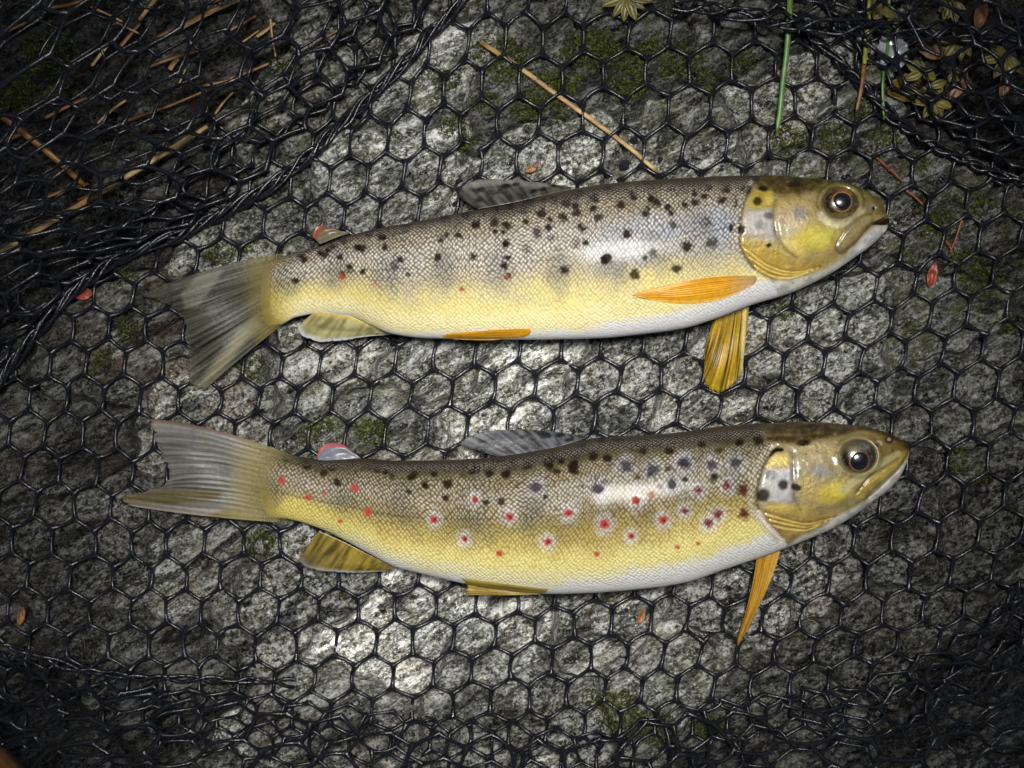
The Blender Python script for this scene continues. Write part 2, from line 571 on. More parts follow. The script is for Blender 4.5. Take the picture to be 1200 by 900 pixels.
row(6, -22, (57, 675), (107, 677), (158, 675), (197, 678), (238, 677), (283, 675), (328, 675), (373, 678))
row(6, -2, (977, 635), (1023, 632), (1072, 630), (1122, 627), (1173, 622))
row(7, -22, (80, 717), (130, 717), (175, 717), (217, 717), (257, 717), (303, 717), (350, 713), (397, 713), (442, 712), (488, 710), (535, 708), (582, 707), (628, 703))
row(7, -5, (855, 687), (903, 685), (947, 682), (993, 677), (1042, 675), (1090, 673), (1140, 668))
row(8, -21, (153, 757), (197, 755), (235, 755), (277, 760), (323, 758), (370, 757), (417, 753), (462, 753), (508, 750), (555, 745), (603, 740), (650, 735),
    (695, 728), (740, 725), (787, 723), (827, 722), (872, 727), (917, 723), (963, 722), (1012, 720), (1060, 717), (1107, 710))
row(9, -15, (437, 793), (485, 792), (530, 788), (577, 783), (623, 778), (670, 772), (713, 770), (757, 770), (797, 767), (843, 767), (887, 763), (933, 763),
    (980, 758), (1027, 753))
row(10, -13, (553, 823), (598, 820), (643, 817), (688, 807))
row(3, -21, (47, 548), (90, 550), (133, 553), (175, 552))
row(2, -21, (33, 508), (73, 510), (118, 508), (160, 512))
row(2, -15, (298, 507), (342, 513), (383, 510))
row(1, -20, (57, 468), (98, 465), (142, 468), (187, 467), (235, 470), (280, 470), (323, 468), (370, 470))
row(0, -19, (80, 427), (123, 427), (170, 427), (210, 425))
row(0, -14, (308, 430), (355, 430), (395, 425))
row(-1, -18, (107, 382), (150, 382), (193, 387))
row(-2, -17, (130, 347), (177, 345))

_I = np.array(list(CELLS.keys()), float); _P = np.array(list(CELLS.values()), float)


def _rough(I): return np.stack([970 + 46.7 * I[..., 0] + 19 * I[..., 1], 383 - 3.5 * I[..., 0] + 42 * I[..., 1]], -1)


_X = _rough(_I) / 600.0


def _ker(A, B):
    r2 = ((A[:, None, :] - B[None]) ** 2).sum(-1)
    return 0.5 * r2 * np.log(r2 + 1e-12)


_N = len(_X)
_K = np.zeros((_N + 3, _N + 3))
_K[:_N, :_N] = _ker(_X, _X) + 2e-3 * np.eye(_N)
_K[:_N, _N] = 1; _K[:_N, _N + 1:] = _X; _K[_N, :_N] = 1; _K[_N + 1:, :_N] = _X.T
_W = np.linalg.solve(_K, np.r_[_P - _rough(_I), np.zeros((3, 2))])


def floor_map(I):
    sh = I.shape[:-1]
    I = I.reshape(-1, 2)
    rp = _rough(I); X = rp / 600.0
    out = np.empty_like(rp)
    for a in range(0, len(X), 4000):
        x = X[a:a + 4000]
        out[a:a + 4000] = rp[a:a + 4000] + _ker(x, _X) @ _W[:_N] + _W[_N] + x @ _W[_N + 1:]
    return out.reshape(*sh, 2)


def hex_edges(i0, i1, j0, j1):
    """every hexagon edge as a pair of lattice points (E,2,2)"""
    E = []
    t = 1 / 3
    for i in range(i0, i1):
        for j in range(j0, j1):
            A = (i + t, j + t); B = (i + 2 * t, j - t); C_ = (i - t, j + 2 * t); D = (i - 2 * t, j + t)
            E.append((A, B)); E.append((A, C_)); E.append((C_, D))
    return np.array(E)


def node_jit(P, amp, seed):
    """same lattice node -> same shift"""
    k = np.round(P * 3).astype(int)
    h1 = np.sin(k[..., 0] * 12.9898 + k[..., 1] * 78.233 + seed) * 43758.5453
    h2 = np.sin(k[..., 0] * 39.346 + k[..., 1] * 11.135 + seed) * 24634.6345
    return np.stack([(h1 - np.floor(h1) - .5), (h2 - np.floor(h2) - .5)], -1) * 2 * amp


def strands(E, pos, keep, r0, jit=0.05, seed=1, n=7, bow=0.035):
    Ej = E + node_jit(E, jit, seed)
    s = np.linspace(0, 1, n)[None, :, None]
    L = Ej[:, :1] * (1 - s) + Ej[:, 1:] * s
    # a slight bow per strand
    dr = Ej[:, 1] - Ej[:, 0]
    nn = np.stack([-dr[:, 1], dr[:, 0]], -1)
    rr = np.random.default_rng(seed)
    L = L + nn[:, None] * (rr.normal(0, bow, (len(E), 1, 1)) * 4 * s * (1 - s))
    P = pos(L)
    P = P[keep(P.mean(1))] if keep else P
    s = s[..., 0]
    rad = r0 * (1 + 0.95 * np.abs(2 * s - 1) ** 3.5) * rr.uniform(0.88, 1.14, (len(P), 1))
    P[..., 2] += rr.normal(0, 0.00015, (len(P), 1))
    return tubes(P, rad * np.ones((len(P), n)), 6, 1.0)


FOLD = [(600, -45), (545, -5), (470, 75), (390, 155), (320, 215), (230, 268), (120, 318), (30, 410), (-40, 520), (-60, 640), (-10, 748), (100, 786),
        (250, 795), (400, 803), (480, 818), (600, 828), (700, 838), (780, 808), (880, 800), (980, 788), (1080, 745), (1150, 690), (1210, 630),
        (1265, 500), (1265, 350), (1215, 215), (1150, 195), (1050, 140), (1000, 90), (940, 28), (860, -15), (720, -45), (600, -45)]
FC = np.array((620., 400.))
_fp = np.array(FOLD, float)
_fd = np.r_[0, np.cumsum(np.linalg.norm(np.diff(_fp, axis=0), axis=1))]
FLEN = _fd[-1]


def fold_at(s):
    s = np.mod(s, FLEN)
    return np.stack([np.interp(s, _fd, _fp[:, 0]), np.interp(s, _fd, _fp[:, 1])], -1)


HC, HA, HB = np.array((640., 350.)), 862.0, 812.0             # hoop oval


def hoop_at(p):
    d = p - HC
    return HC + d / np.sqrt((d[..., :1] / HA) ** 2 + (d[..., 1:] / HB) ** 2)


def inside(P, grow=0.0):
    """world points whose ground pixel lies within the fold line (grown outwards)"""
    px, py = proj(P)
    ins = np.zeros(px.shape, bool)
    q = FC + (_fp - FC) * 1.0
    dd = q - FC
    q = FC + dd * (1 + grow / np.linalg.norm(dd, axis=1, keepdims=True))
    x0, y0 = q[:-1, 0], q[:-1, 1]; x1, y1 = q[1:, 0], q[1:, 1]
    for a, b, c, d in zip(x0, y0, x1, y1):
        cr_ = ((b > py) != (d > py)) & (px < (c - a) * (py - b) / (d - b + 1e-9) + a)
        ins ^= cr_
    return ins


net = empty('landing_net', (0, 0, 0), 'black rubber hexagon mesh landing net spread over the rock under both trout', 'net')
NR = 0.00064


def pos_floor(L):
    p = floor_map(L)
    z = bed(p[..., 0], p[..., 1]) + 0.0016
    return at(p[..., 0], p[..., 1], z)


V, F = strands(hex_edges(-34, 22, -16, 20), pos_floor, lambda c: inside(c, 90), NR, 0.035, 3)
mesh('mesh_floor', V, F, M_NET, net)

CW = 52.0                                                     # side mesh cell size along the fold


def side_sheet(seed, phase, rows, z1, slack, cw, r0, span=None):
    nc = int(round(FLEN / cw))

    def pos(L):
        i, j = L[..., 0], L[..., 1]
        s = (i + 0.5 * j + phase) * FLEN / nc
        f = fold_at(s); h = hoop_at(f)
        dist = np.linalg.norm(h - f, axis=-1)
        wob = fbm(s / 260, j * .25 + seed, 2, seed)
        tt = np.clip(((j + .3) * rows + 26 * wob) / dist, -0.05, 1.1)
        p = f + (h - f) * tt[..., None]
        p = p + np.stack([fbm(s / 130, j * .3, 2, seed + 5), fbm(s / 130, j * .3, 2, seed + 8)], -1) * slack
        z = bed(p[..., 0], p[..., 1]) + 0.002 + z1 * np.clip(tt, 0, 1.2) ** 1.2 + 0.010 * np.clip(tt, 0, .5) * (wob + .4)
        return at(p[..., 0], p[..., 1], np.maximum(z, 0.002))
    E = hex_edges(-12, nc, 0, 22)
    jm, sm = E[..., 1].mean(1), (E[..., 0] + .5 * E[..., 1]).mean(1) + phase
    fm = fold_at(sm * FLEN / nc)
    ok = (E[..., 1].min(1) > -0.5) & ((jm + .3) * rows / np.linalg.norm(hoop_at(fm) - fm, axis=-1) < 1.02) & (sm >= 0) & (sm < nc)
    E = E[ok]
    for _ in range(3):
        key = np.round(E * 3).astype(int); key = key[..., 0] * 10007 + key[..., 1]
        u_, inv_, cnt = np.unique(key.ravel(), return_inverse=True, return_counts=True)
        E = E[(cnt[inv_].reshape(-1, 2) > 1).all(1)]
    if span:
        sm = ((E[..., 0] + .5 * E[..., 1]).mean(1) + phase) * FLEN / nc
        E = E[(sm > span[0]) & (sm < span[1])]
    V, F = strands(E, pos, None, r0, 0.06, seed, 7, 0.05)
    return mesh('mesh_side', V, F, M_NET, net)


side_sheet(11, 0.0, 47, 0.080, 16, 56.0, 0.00068)
side_sheet(23, 0.37, 36, 0.040, 8, 47.0, 0.00055)

# gathered seams: a few twisted cords following the fold


def cord(pts, r, turns, nst, z, spread):
    c = cr(pts, 260)
    T = np.gradient(c, axis=0); T /= np.linalg.norm(T, axis=1, keepdims=True)
    Nn = np.stack([-T[:, 1], T[:, 0]], -1)
    u = np.linspace(0, 1, 260)
    P = []
    for k in range(nst):
        a = 2 * np.pi * (turns * u + k / nst) + 2.2 * pn(u * 9, np.full(260, k * 3.3), 4)
        q = c + Nn * (spread * np.cos(a) + 5 * pn(u * 14, np.full(260, k * 5.1), 6))[:, None]
        zz = bed(q[:, 0], q[:, 1]) + z + PXM * spread * 0.6 * (1 + np.sin(a))
        P.append(at(q[:, 0], q[:, 1], zz))
    P = np.array(P)
    rad = r * (1 + 0.35 * pn(np.tile(u * 60, (nst, 1)), np.arange(nst)[:, None] * 2.2 + 0 * u, 9))
    V, F = tubes(P, rad, 7)
    mesh('seam_cord', V, F, M_NET, net)


cord([(560, -20), (470, 75), (390, 155), (320, 215), (230, 266), (120, 316), (30, 405), (-20, 470)], 0.00072, 8, 5, 0.002, 5.0)
cord([(925, 15), (1000, 90), (1050, 140), (1150, 196), (1230, 225)], 0.0007, 6, 3, 0.0025, 4.0)
cord([(-20, 745), (100, 786), (250, 795), (345, 801)], 0.0007, 4, 2, 0.002, 3.0)
cord([(790, 2), (900, 22), (1010, 32), (1100, 36), (1220, 44)], 0.0007, 4, 3, 0.008, 9.0)

M_WOOD = mat_plain('varnished_wood', lin('3a2412'), lin('7a4d24'), 60, 0.35, 0.3, 0.0006, (1, 1, 6), 0.4)
ha = np.linspace(0, 2 * np.pi, 181)
hp = np.stack([HC[0] + (HA + 14) * np.cos(ha), HC[1] + (HB + 14) * np.sin(ha)], -1)
V, F = tubes(at(hp[:, 0], hp[:, 1], np.full(181, 0.055))[None], np.full((1, 181), 0.0075), 12, 1.3)
mesh('wooden_hoop', V, F, M_WOOD, net)


# ---------------------------------------------------------------- painting helpers
class Paint:
    def __init__(self, px, py, base):
        self.x, self.y = px, py
        self.c = np.empty(px.shape + (3,)); self.c[:] = base
        self.dz = np.zeros(px.shape)

    def lay(self, mask, col):
        if isinstance(col, str): col = lin(col)
        m = np.clip(mask, 0, 1)[..., None]
        self.c = self.c * (1 - m) + np.asarray(col) * m

    def mul(self, mask, k):
        self.c *= (1 - np.clip(mask, 0, 1) * (1 - k))[..., None]

    def blob(self, cx, cy, rx, ry=None, rot=0, hard=0.5, wob=0.0, seed=0):
        ry = ry or rx
        dx, dy = self.x - cx, self.y - cy
        a = R(rot)
        X = (dx * math.cos(a) + dy * math.sin(a)) / rx; Y = (-dx * math.sin(a) + dy * math.cos(a)) / ry
        r = np.hypot(X, Y)
        if wob: r = r + wob * fbm(self.x / (0.7 * rx + 1), self.y / (0.7 * ry + 1), 2, seed)
        return 1 - sstep(hard, 2 - hard if hard > 0.5 else 1.5, r)

    def line(self, pts, wd, soft=1.0):
        d = np.full(self.x.shape, 1e9)
        P = cr(pts, max(8, len(pts) * 5))
        for (a, b), (c, e) in zip(P[:-1], P[1:]):
            vx, vy = c - a, e - b
            t = np.clip(((self.x - a) * vx + (self.y - b) * vy) / (vx * vx + vy * vy + 1e-9), 0, 1)
            d = np.minimum(d, np.hypot(self.x - a - t * vx, self.y - b - t * vy))
        return 1 - sstep(wd * 0.5 - soft * .5, wd * 0.5 + soft, d)

    def poly(self, pts, soft=2.0, n=0):
        P = np.array(pts, float) if not n else cr(list(pts) + [pts[0]], n)
        if not n: P = np.r_[P, P[:1]]
        d = np.full(self.x.shape, 1e9); ins = np.zeros(self.x.shape, bool)
        for (a, b), (c, e) in zip(P[:-1], P[1:]):
            vx, vy = c - a, e - b
            t = np.clip(((self.x - a) * vx + (self.y - b) * vy) / (vx * vx + vy * vy + 1e-9), 0, 1)
            d = np.minimum(d, np.hypot(self.x - a - t * vx, self.y - b - t * vy))
            ins ^= ((b > self.y) != (e > self.y)) & (self.x < (c - a) * (self.y - b) / (e - b + 1e-12) + a)
        return sstep(-soft, soft, np.where(ins, d, -d))


# ---------------------------------------------------------------- fish
Z0 = 0.0022                                                   # underside of the fish on the net


class Fish:
    """body lofted through sections across x; px are photograph pixels at mid height"""

    def __init__(self, top, bot, x0, x1, fthick, ref, pct):
        self.top, self.bot, self.x0, self.x1 = top, bot, x0, x1
        self.fthick = fthick
        self.ref = ref                                         # x ahead of which the mid plane stays level
        self.NX, self.NU, self.NL = 640, 230, 40
        s = np.linspace(0, 1, self.NX)
        e = 1 - (1 - s) ** 1.6                                 # denser towards the nose
        self.xs = x0 + (x1 - x0) * (0.72 * s + 0.28 * e)
        self.wmax = (self.half(np.array([pct])) * np.interp(pct, *np.array(fthick).T))[0]
        self.zm = Z0 + self.wmax * PXM * 0.92
        self.k = (CAMH - self.zm) / CAMH

    def half(self, x): return np.maximum((pch(x, self.bot) - pch(x, self.top)) / 2, 0.05)

    def wid(self, x):
        return pch(x, self.fthick) * self.half(x)

    def zc(self, x):
        w = self.wid(x) * PXM
        lying = Z0 + w * 0.93
        wr = self.wid(np.array([self.ref]))[0] * PXM
        level = Z0 + wr * 0.93
        b = sstep(self.ref - 90, self.ref + 10, x)
        return lying * (1 - b) + level * b

    def world(self, px, off, z):
        return np.stack(np.broadcast_arrays((px - 600) * PXM * self.k, (450 - off) * PXM * self.k, z), -1)

    def surf(self, px, py):
        """upper skin at design pixel (px,py): world point"""
        px = np.asarray(px, float); py = np.asarray(py, float)
        t, b = pch(px, self.top), pch(px, self.bot)
        v = np.clip((2 * py - t - b) / np.maximum(b - t, .1), -0.999, 0.999)
        z = self.zc(px) + self.wid(px) * PXM * np.sin(np.arccos(-v)) ** 0.9
        return self.world(px, py, z)

    def hit(self, px, py):
        """upper skin seen at photograph pixel (px,py)"""
        qx, qy = np.asarray(px, float), np.asarray(py, float)
        for _ in range(6):
            P = self.surf(qx, qy)
            ax, ay = proj(P)
            qx = qx + (px - ax); qy = qy + (py - ay)
        return self.surf(qx, qy)

    def build(self, name, paint, root):
        x = self.xs[:, None]
        fu = np.linspace(0, np.pi, self.NU)[None]; fl = np.linspace(np.pi, 2 * np.pi, self.NL + 2)[1:-1][None]
        phi = np.concatenate([fu, fl], 1)
        t, b = pch(self.xs, self.top)[:, None], pch(self.xs, self.bot)[:, None]
        c, h = (t + b) / 2, np.maximum((b - t) / 2, 0.05)
        off = c - np.cos(phi) * h
        sn = np.sin(phi)
        w = self.wid(self.xs)[:, None] * PXM
        zc = self.zc(self.xs)[:, None]
        prof = np.sign(sn) * np.abs(sn) ** 0.9
        Z = zc + np.where(sn >= 0, 1.0, 0.82) * w * prof
        Zmir = zc + w * np.abs(prof)
        XX = np.broadcast_to(x, Z.shape)
        P = self.world(XX, off, Z)
        ppx, ppy = proj(self.world(XX, off, Zmir))
        tt, bb = pch(ppx, self.top), pch(ppx, self.bot)
        v = np.clip((ppy - tt) / np.maximum(bb - tt, 1), 0, 1)
        pt = Paint(ppx, ppy, lin('a0a0a0'))
        scl, shn, spt, hd = paint(pt, v)
        upper = (sn > 0)
        P[..., 2] += np.where(upper, 1, -1) * pt.dz * 0.001 * np.clip(np.abs(sn) * 4, 0, 1)
        sv = (phi - np.pi / 2) / np.pi * 2.35 * h
        su = XX + 10 * fbm(XX / 110, sv / 90, 3, 5)
        sv = sv * (1.06 - .10 * np.abs(np.cos(phi))) + 6.0 * fbm(XX / 80, sv / 70, 3, 9)
        dx, dy = 5.4, 4.9
        uv = np.stack([su / dx + sv / dy, su / dx - sv / dy], -1)
        nj = phi.shape[1]
        V = P.reshape(-1, 3)
        F = grid_faces(self.NX, nj, True)
        # close both ends with a fan to a centre vertex, as quads with a repeated corner avoided by collapsing the end rings
        V3 = V.reshape(self.NX, nj, 3)
        for e in (0, -1): V3[e] = V3[e].mean(0)
        self.body = mesh(name, V3.reshape(-1, 3), F[:, ::-1], M_FISH, root,
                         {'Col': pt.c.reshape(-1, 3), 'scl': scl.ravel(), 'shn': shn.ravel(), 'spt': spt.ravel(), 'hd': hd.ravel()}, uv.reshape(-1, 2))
        return self.body


def fin(name, root, base, tip, mid, zb, zt, rays, paint, thick=0.00035, amp=0.00028, nt=34, fish=None, lift=0.0006, drape=False, over=None, fade=0.0, wav=.0016, hug=False):
    """a rayed fin between a base line and a tip line (photograph pixels); a closed thin sheet with ridges along the rays"""
    ns = rays * 8 + 1
    B, T = cr(base, ns), cr(tip, ns)
    t = np.linspace(0, 1, nt)[None, :, None]
    if mid is not None:
        Mi = cr(mid, ns)
        L = B[:, None] * (2 * t - 1) * (t - 1) + Mi[:, None] * 4 * t * (1 - t) + T[:, None] * t * (2 * t - 1)
    else:
        L = B[:, None] * (1 - t) + T[:, None] * t
    s = np.linspace(0, 1, ns)[:, None] * np.ones((1, nt)); tt = t[0, :, 0][None] * np.ones((ns, 1))
    # ragged outer edge
    L = L + (T - B)[:, None] * ((0.03 * pn(s * rays * 1.3, 0 * s, 3) + .035 * pn(s * rays * 3.1, 0 * s, 5)) * tt ** 2)[..., None]
    px, py = L[..., 0], L[..., 1]
    col, alp = paint(px, py, s, tt)
    if fish is not None:
        P = fish.hit(px, py); P[..., 2] += lift
    else:
        z = zb * (1 - tt) + zt * tt
        if drape: z = np.maximum(z, bed(px, py) + 0.0016 + 0.0011)
        P = at(px, py, z)
        if over is not None:
            for _ in range(2):
                Q = over.hit(px, py)
                qx = 600 + Q[..., 0] / PXM / over.k; qy = 450 - Q[..., 1] / PXM / over.k
                on = (qx > over.x0 + 1) * np.clip((qy - pch(qx, over.top)) / 6, 0, 1) * np.clip((pch(qx, over.bot) - qy) / 6, 0, 1)
                zz = P[..., 2] + (np.maximum(P[..., 2], Q[..., 2] + .0003) - P[..., 2]) * on
            if hug: zz = np.maximum(P[..., 2], Q[..., 2] + .0006)
            P = at(px, py, zz)
    if fade: alp = alp * sstep(0.0, fade, tt)
    rid = .45 * np.cos(2 * np.pi * rays * (s + 0.03 * pn(s * 5, tt * 3, 8))) * (.5 + pn(s * 6, tt * 2, 18)) + 1.0 * pn(s * rays * .9, tt * 1.1, 28)
    P[..., 2] += amp * rid * np.clip(tt * (6 if not fade else 2.5), 0, 1) * (1 - 0.4 * tt) + wav * pn(s * 2.5, tt * 2, 13) * np.clip(tt * 2, 0, 1)
    edge = np.minimum(np.minimum(s, 1 - s) * 6, np.minimum(tt * 4 + 0.3, (1 - tt) * 5))
    th = thick * np.clip(edge, 0.12, 1) * (1.5 - tt)
    U = P.copy(); D = P.copy(); D[..., 2] -= th
    V = np.r_[U.reshape(-1, 3), D.reshape(-1, 3)]
    f1 = grid_faces(ns, nt); nv = ns * nt
    rim = np.r_[np.arange(nt), np.arange(1, ns) * nt + nt - 1, (ns - 1) * nt + np.arange(nt - 2, -1, -1), np.arange(ns - 2, 0, -1) * nt]
    r2 = np.roll(rim, -1)
    fr = np.stack([rim, r2, r2 + nv, rim + nv], -1)
    F = np.r_[f1, f1[:, ::-1] + nv, fr]
    # make the top face up
    a, b_, c_ = V[f1[len(f1) // 2, 0]], V[f1[len(f1) // 2, 1]], V[f1[len(f1) // 2, 2]]
    if np.cross(b_ - a, c_ - a)[2] < 0: F = F[:, ::-1]
    return mesh(name, V, F, M_FIN, root, {'Col': np.r_[col.reshape(-1, 3), col.reshape(-1, 3)], 'alp': np.r_[alp.ravel(), alp.ravel()]})


def raymix(s, t, rays, seed, strength=1.0):
    k = pn(s * rays * 1.1 + .6 * pn(s * 4, t * 2, seed + 2), t * 1.1 + 3, seed) * 1.0 + 1.1 * pn(s * rays * 2.3 + .5 * t, t * 1.3, seed + 5)
    return np.clip(0.55 + strength * k + .12 * np.cos(2 * np.pi * rays * s), 0, 1)


def mixc(a, b, m):
    if isinstance(a, str): a = lin(a)
    if isinstance(b, str): b = lin(b)
    m = np.clip(m, 0, 1)[..., None]
    return a * (1 - m) + b * m


def eye(root, fish, cx, cy, rx, ry, bulge, pcx, pcy, pr, cols):
    """a domed eyeball on the head with its iris painted in rings, the pupil a dome of its own"""
    P0 = fish.hit(cx, cy)
    e = 6.0
    tx = fish.hit(cx + e, cy) - fish.hit(cx - e, cy); ty = fish.hit(cx, cy + e) - fish.hit(cx, cy - e)
    nrm = np.cross(ty, tx); nrm /= np.linalg.norm(nrm)
    nrm = nrm * 0.6 + np.array((0, 0, 1)) * 0.8; nrm /= np.linalg.norm(nrm)
    ax = np.cross((0, 1, 0), nrm); ax /= np.linalg.norm(ax); ay = np.cross(nrm, ax)

    def dome(nm, ccx, ccy, rx, ry, bul, par, seat, colf):
        nr, na = 26, 64
        r = np.linspace(0.001, 1, nr)[:, None]; a = np.linspace(0, 2 * np.pi, na, endpoint=False)[None]
        c = fish.hit(ccx, ccy)
        c = P0 + ax * ((c - P0) @ ax) + ay * ((c - P0) @ ay)
        d2 = ((c - P0) @ ax / (rx0 * PXM)) ** 2 + ((c - P0) @ ay / (ry0 * PXM)) ** 2
        hh = lambda q: bulge * PXM * np.sqrt(np.clip(1 - q, 0, 1)) if nm == 'pupil' else 0
        X = r * np.cos(a) * rx * PXM; Y = r * np.sin(a) * ry * PXM
        if nm == 'pupil':
            lx = ((c - P0) @ ax + X) / (rx0 * PXM); ly = ((c - P0) @ ay + Y) / (ry0 * PXM)
            zz = bulge * PXM * np.sqrt(np.clip(1 - 0.93 * (lx ** 2 + ly ** 2), 0, 1)) + 0.00012 + bul * PXM * np.sqrt(np.clip(1 - r ** 2, 0, 1))
        else:
            zz = bulge * PXM * np.sqrt(np.clip(1 - 0.93 * r ** 2, 0, 1)) + 0 * a
        V = c + X[..., None] * ax + Y[..., None] * ay + (zz + seat)[..., None] * nrm
        vx, vy = proj(V)
        col = colf(vx, vy, r + 0 * a)
        return mesh(nm, V.reshape(-1, 3), grid_faces(nr, na, True), M_EYE, par, {'Col': col.reshape(-1, 3)})
    rx0, ry0 = rx, ry
    ball = dome('eye', cx, cy, rx, ry, bulge, root, -0.0009, cols)
    dome('pupil', pcx, pcy, pr * 1.05, pr * .97, 1.2, ball, -0.0009, lambda x, y, r: np.broadcast_to(np.array((0.004, 0.004, 0.006)), x.shape + (3,)))
    return ball


def spots(pt, lst, col, r0=4.6, seed=0, soft=0.55, wob=0.55):
    for k, q in enumerate(lst):
        x, y = q[:2]; r = (q[2] if len(q) > 2 else r0) * 1.2
        pt.lay(pt.blob(x, y, r, r * (0.92 + 0.2 * math.sin(k * 2.3)), 20 * math.sin(k), soft, wob, seed + k % 9) * (q[3] if len(q) > 3 else 0.92), col)


def O2(x0, y0, s, *pts):
    return [(x0 + p[0] / s, y0 + p[1] / s) + tuple(p[2:]) for p in pts]


# ---- upper trout
F1_TOP = [(300, 312), (310, 303), (330, 298), (355, 291), (380, 284), (405, 275), (442, 266), (480, 260), (500, 256), (550, 247), (600, 239), (650, 226),
          (700, 217), (750, 212), (800, 209), (850, 206), (900, 205), (950, 208), (990, 213), (1012, 221), (1025, 229), (1034, 237), (1039, 247), (1042, 262)]
F1_BOT = [(300, 372), (310, 386), (325, 379), (342, 371), (367, 367), (404, 369), (434, 381), (459, 391), (500, 396), (575, 397.5), (625, 398), (700, 396.5), (750, 392), (800, 385),
          (837, 374), (882, 357), (925, 344), (950, 333), (975, 320), (1000, 303), (1020, 289), (1034, 276), (1040, 269), (1042, 265)]
F1_BOT[1] = (310, 380)
FT1 = [(300, .12), (330, .30), (400, .40), (500, .46), (650, .50), (850, .50), (950, .52), (1010, .58), (1042, .5)]


def paint1(p, v):
    x, y = p.x, p.y
    nz = fbm(x / 40, y / 30, 3, 2); nf = fbm(x / 7, y / 7, 2, 3)
    vv = v + 0.05 * nz
    # back brown -> silver lilac -> yellow flank -> white belly
    p.c[:] = lin('40372a')
    p.lay(sstep(.02, .15, vv), '8a7d66')
    p.lay(sstep(.13, .32, vv), 'b1a99c')
    sil = sstep(650, 780, x)
    p.lay(sil * sstep(.18, .34, vv) * (1 - sstep(.52, .66, vv)), '9ea3ab')
    ymid = .60 - .10 * sstep(560, 330, x) - .02 * sil
    mo = .07 * fbm(x / 22, y / 30, 3, 6) + .05 * np.sin(x / 20 + 2 * nz)
    p.lay(sstep(ymid - .30, ymid + .10, vv + mo + .03 * nf), 'b9ad85')
    p.lay(sstep(ymid - .10, ymid + .26, vv + mo + .04 * nf) * .95, 'dbc978')
    p.lay(sstep(.70, .90, vv) * .8, 'e6dca8')
    wb = .965 - .11 * sstep(620, 860, x) + .03 * sstep(600, 380, x)
    p.lay(sstep(wb - .05, wb + .03, vv), 'dedcd8')
    p.lay(sstep(360, 320, x) * sstep(.25, .6, v), 'cbb964')
    # parr marks
    for k, (a, b, rx, ry) in enumerate([(395, 318, 17, 24), (335, 332, 15, 18), (455, 322, 18, 24), (520, 315, 18, 26), (585, 312, 18, 30), (655, 318, 19, 32),
                                        (720, 308, 20, 30), (768, 290, 18, 26), (820, 262, 18, 20)]):
        p.lay(p.blob(a, b, rx, ry, 0, .15, .5, k) * .55, '6a675f')
    p.lay(p.line([(330, 322), (400, 318), (480, 315), (560, 312), (680, 300), (800, 280), (866, 262)], 1.2, 1.2) * .4, '5a5046')
    dark = O2(500, 180, 4, (85, 305), (185, 290), (150, 380, 4.8), (65, 405, 3), (235, 330), (265, 285, 3), (315, 322, 4.6), (375, 338, 5, .7), (395, 255), (455, 260),
              (485, 222), (465, 318, 3.2), (540, 280, 5), (595, 215), (655, 228), (640, 298), (705, 278, 5), (780, 203), (805, 300, 5), (912, 242, 5), (940, 375, 4.6, .7),
              (1025, 280, 4.8, .8), (1080, 228, 5), (1155, 335, 4, .6), (1150, 165, 4), (1060, 465, 5, .5), (850, 487, 6), (645, 545, 5, .75), (975, 565, 5), (1170, 540, 5.4),
              (380, 575, 3.6), (520, 370, 5, .6), (585, 395, 4, .45), (470, 450, 5, .3), (700, 420, 5, .4), (45, 505, 4, .3), (330, 265, 3, .7), (850, 165, 3), (550, 215, 3), (720, 190, 3), (960, 185, 3)) \
        + O2(800, 180, 4, (120, 160, 4), (55, 185, 3.4), (185, 220, 5), (205, 170, 4), (60, 230, 4), (10, 240, 4.4), (265, 240, 5, .7), (20, 435, 6, .7), (135, 420, 6, .6), (110, 320, 6, .35)) \
        + O2(180, 240, 4, (1065, 150), (975, 205), (890, 165, 4), (800, 235), (1130, 285, 4, .5), (920, 305, 4, .4), (665, 355, 4, .7), (1180, 110), (1010, 130, 3.4), (720, 215, 3))
    sr = np.random.default_rng(14)
    for k in range(46):
        a = sr.uniform(350, 870); tb = np.interp(a, *np.array(F1_TOP).T); hb = np.interp(a, *np.array(F1_BOT).T) - tb
        dark.append((a, tb + hb * (.05 + .46 * sr.uniform(0, 1) ** 1.2), sr.uniform(2.6, 4.2), sr.uniform(.6, .95)))
    dark = [q if len(q) < 4 else (q[0], q[1], q[2], min(.95, q[3] + .25)) for q in dark]
    spots(p, dark, '160c09', 4.6, 1)
    spots(p, [(541, 339, 2.6), (401, 324, 3.2), (440, 333, 4, .4), (594, 324, 2)], '9a4a2c', 3, 5)
    for k in range(70):
        a = random.uniform(340, 880); b = np.interp(a, *np.array(F1_TOP).T) + random.uniform(4, 18)
        p.lay(p.blob(a, b, random.uniform(1.2, 2.6), None, 0, .4, .5, k % 5) * .6, '2c1e14')
    HP = [(890, 203), (880, 218), (872, 235), (867, 262), (866, 285), (873, 302), (887, 318), (905, 330), (915, 350), (1060, 300), (1060, 190)]
    head = p.poly(HP, 2.0, 90); head = head + (p.poly(HP, 9, 90) - head) * (1 - sstep(214, 230, y))
    H = lambda m, c: p.lay(m * head, c)
    H(head, 'a08c50')
    # lower gill cover and throat
    H(p.poly([(866, 283), (905, 288), (925, 303), (945, 308), (985, 305), (960, 322), (925, 333), (890, 322), (872, 303)], 7), 'a58a36')
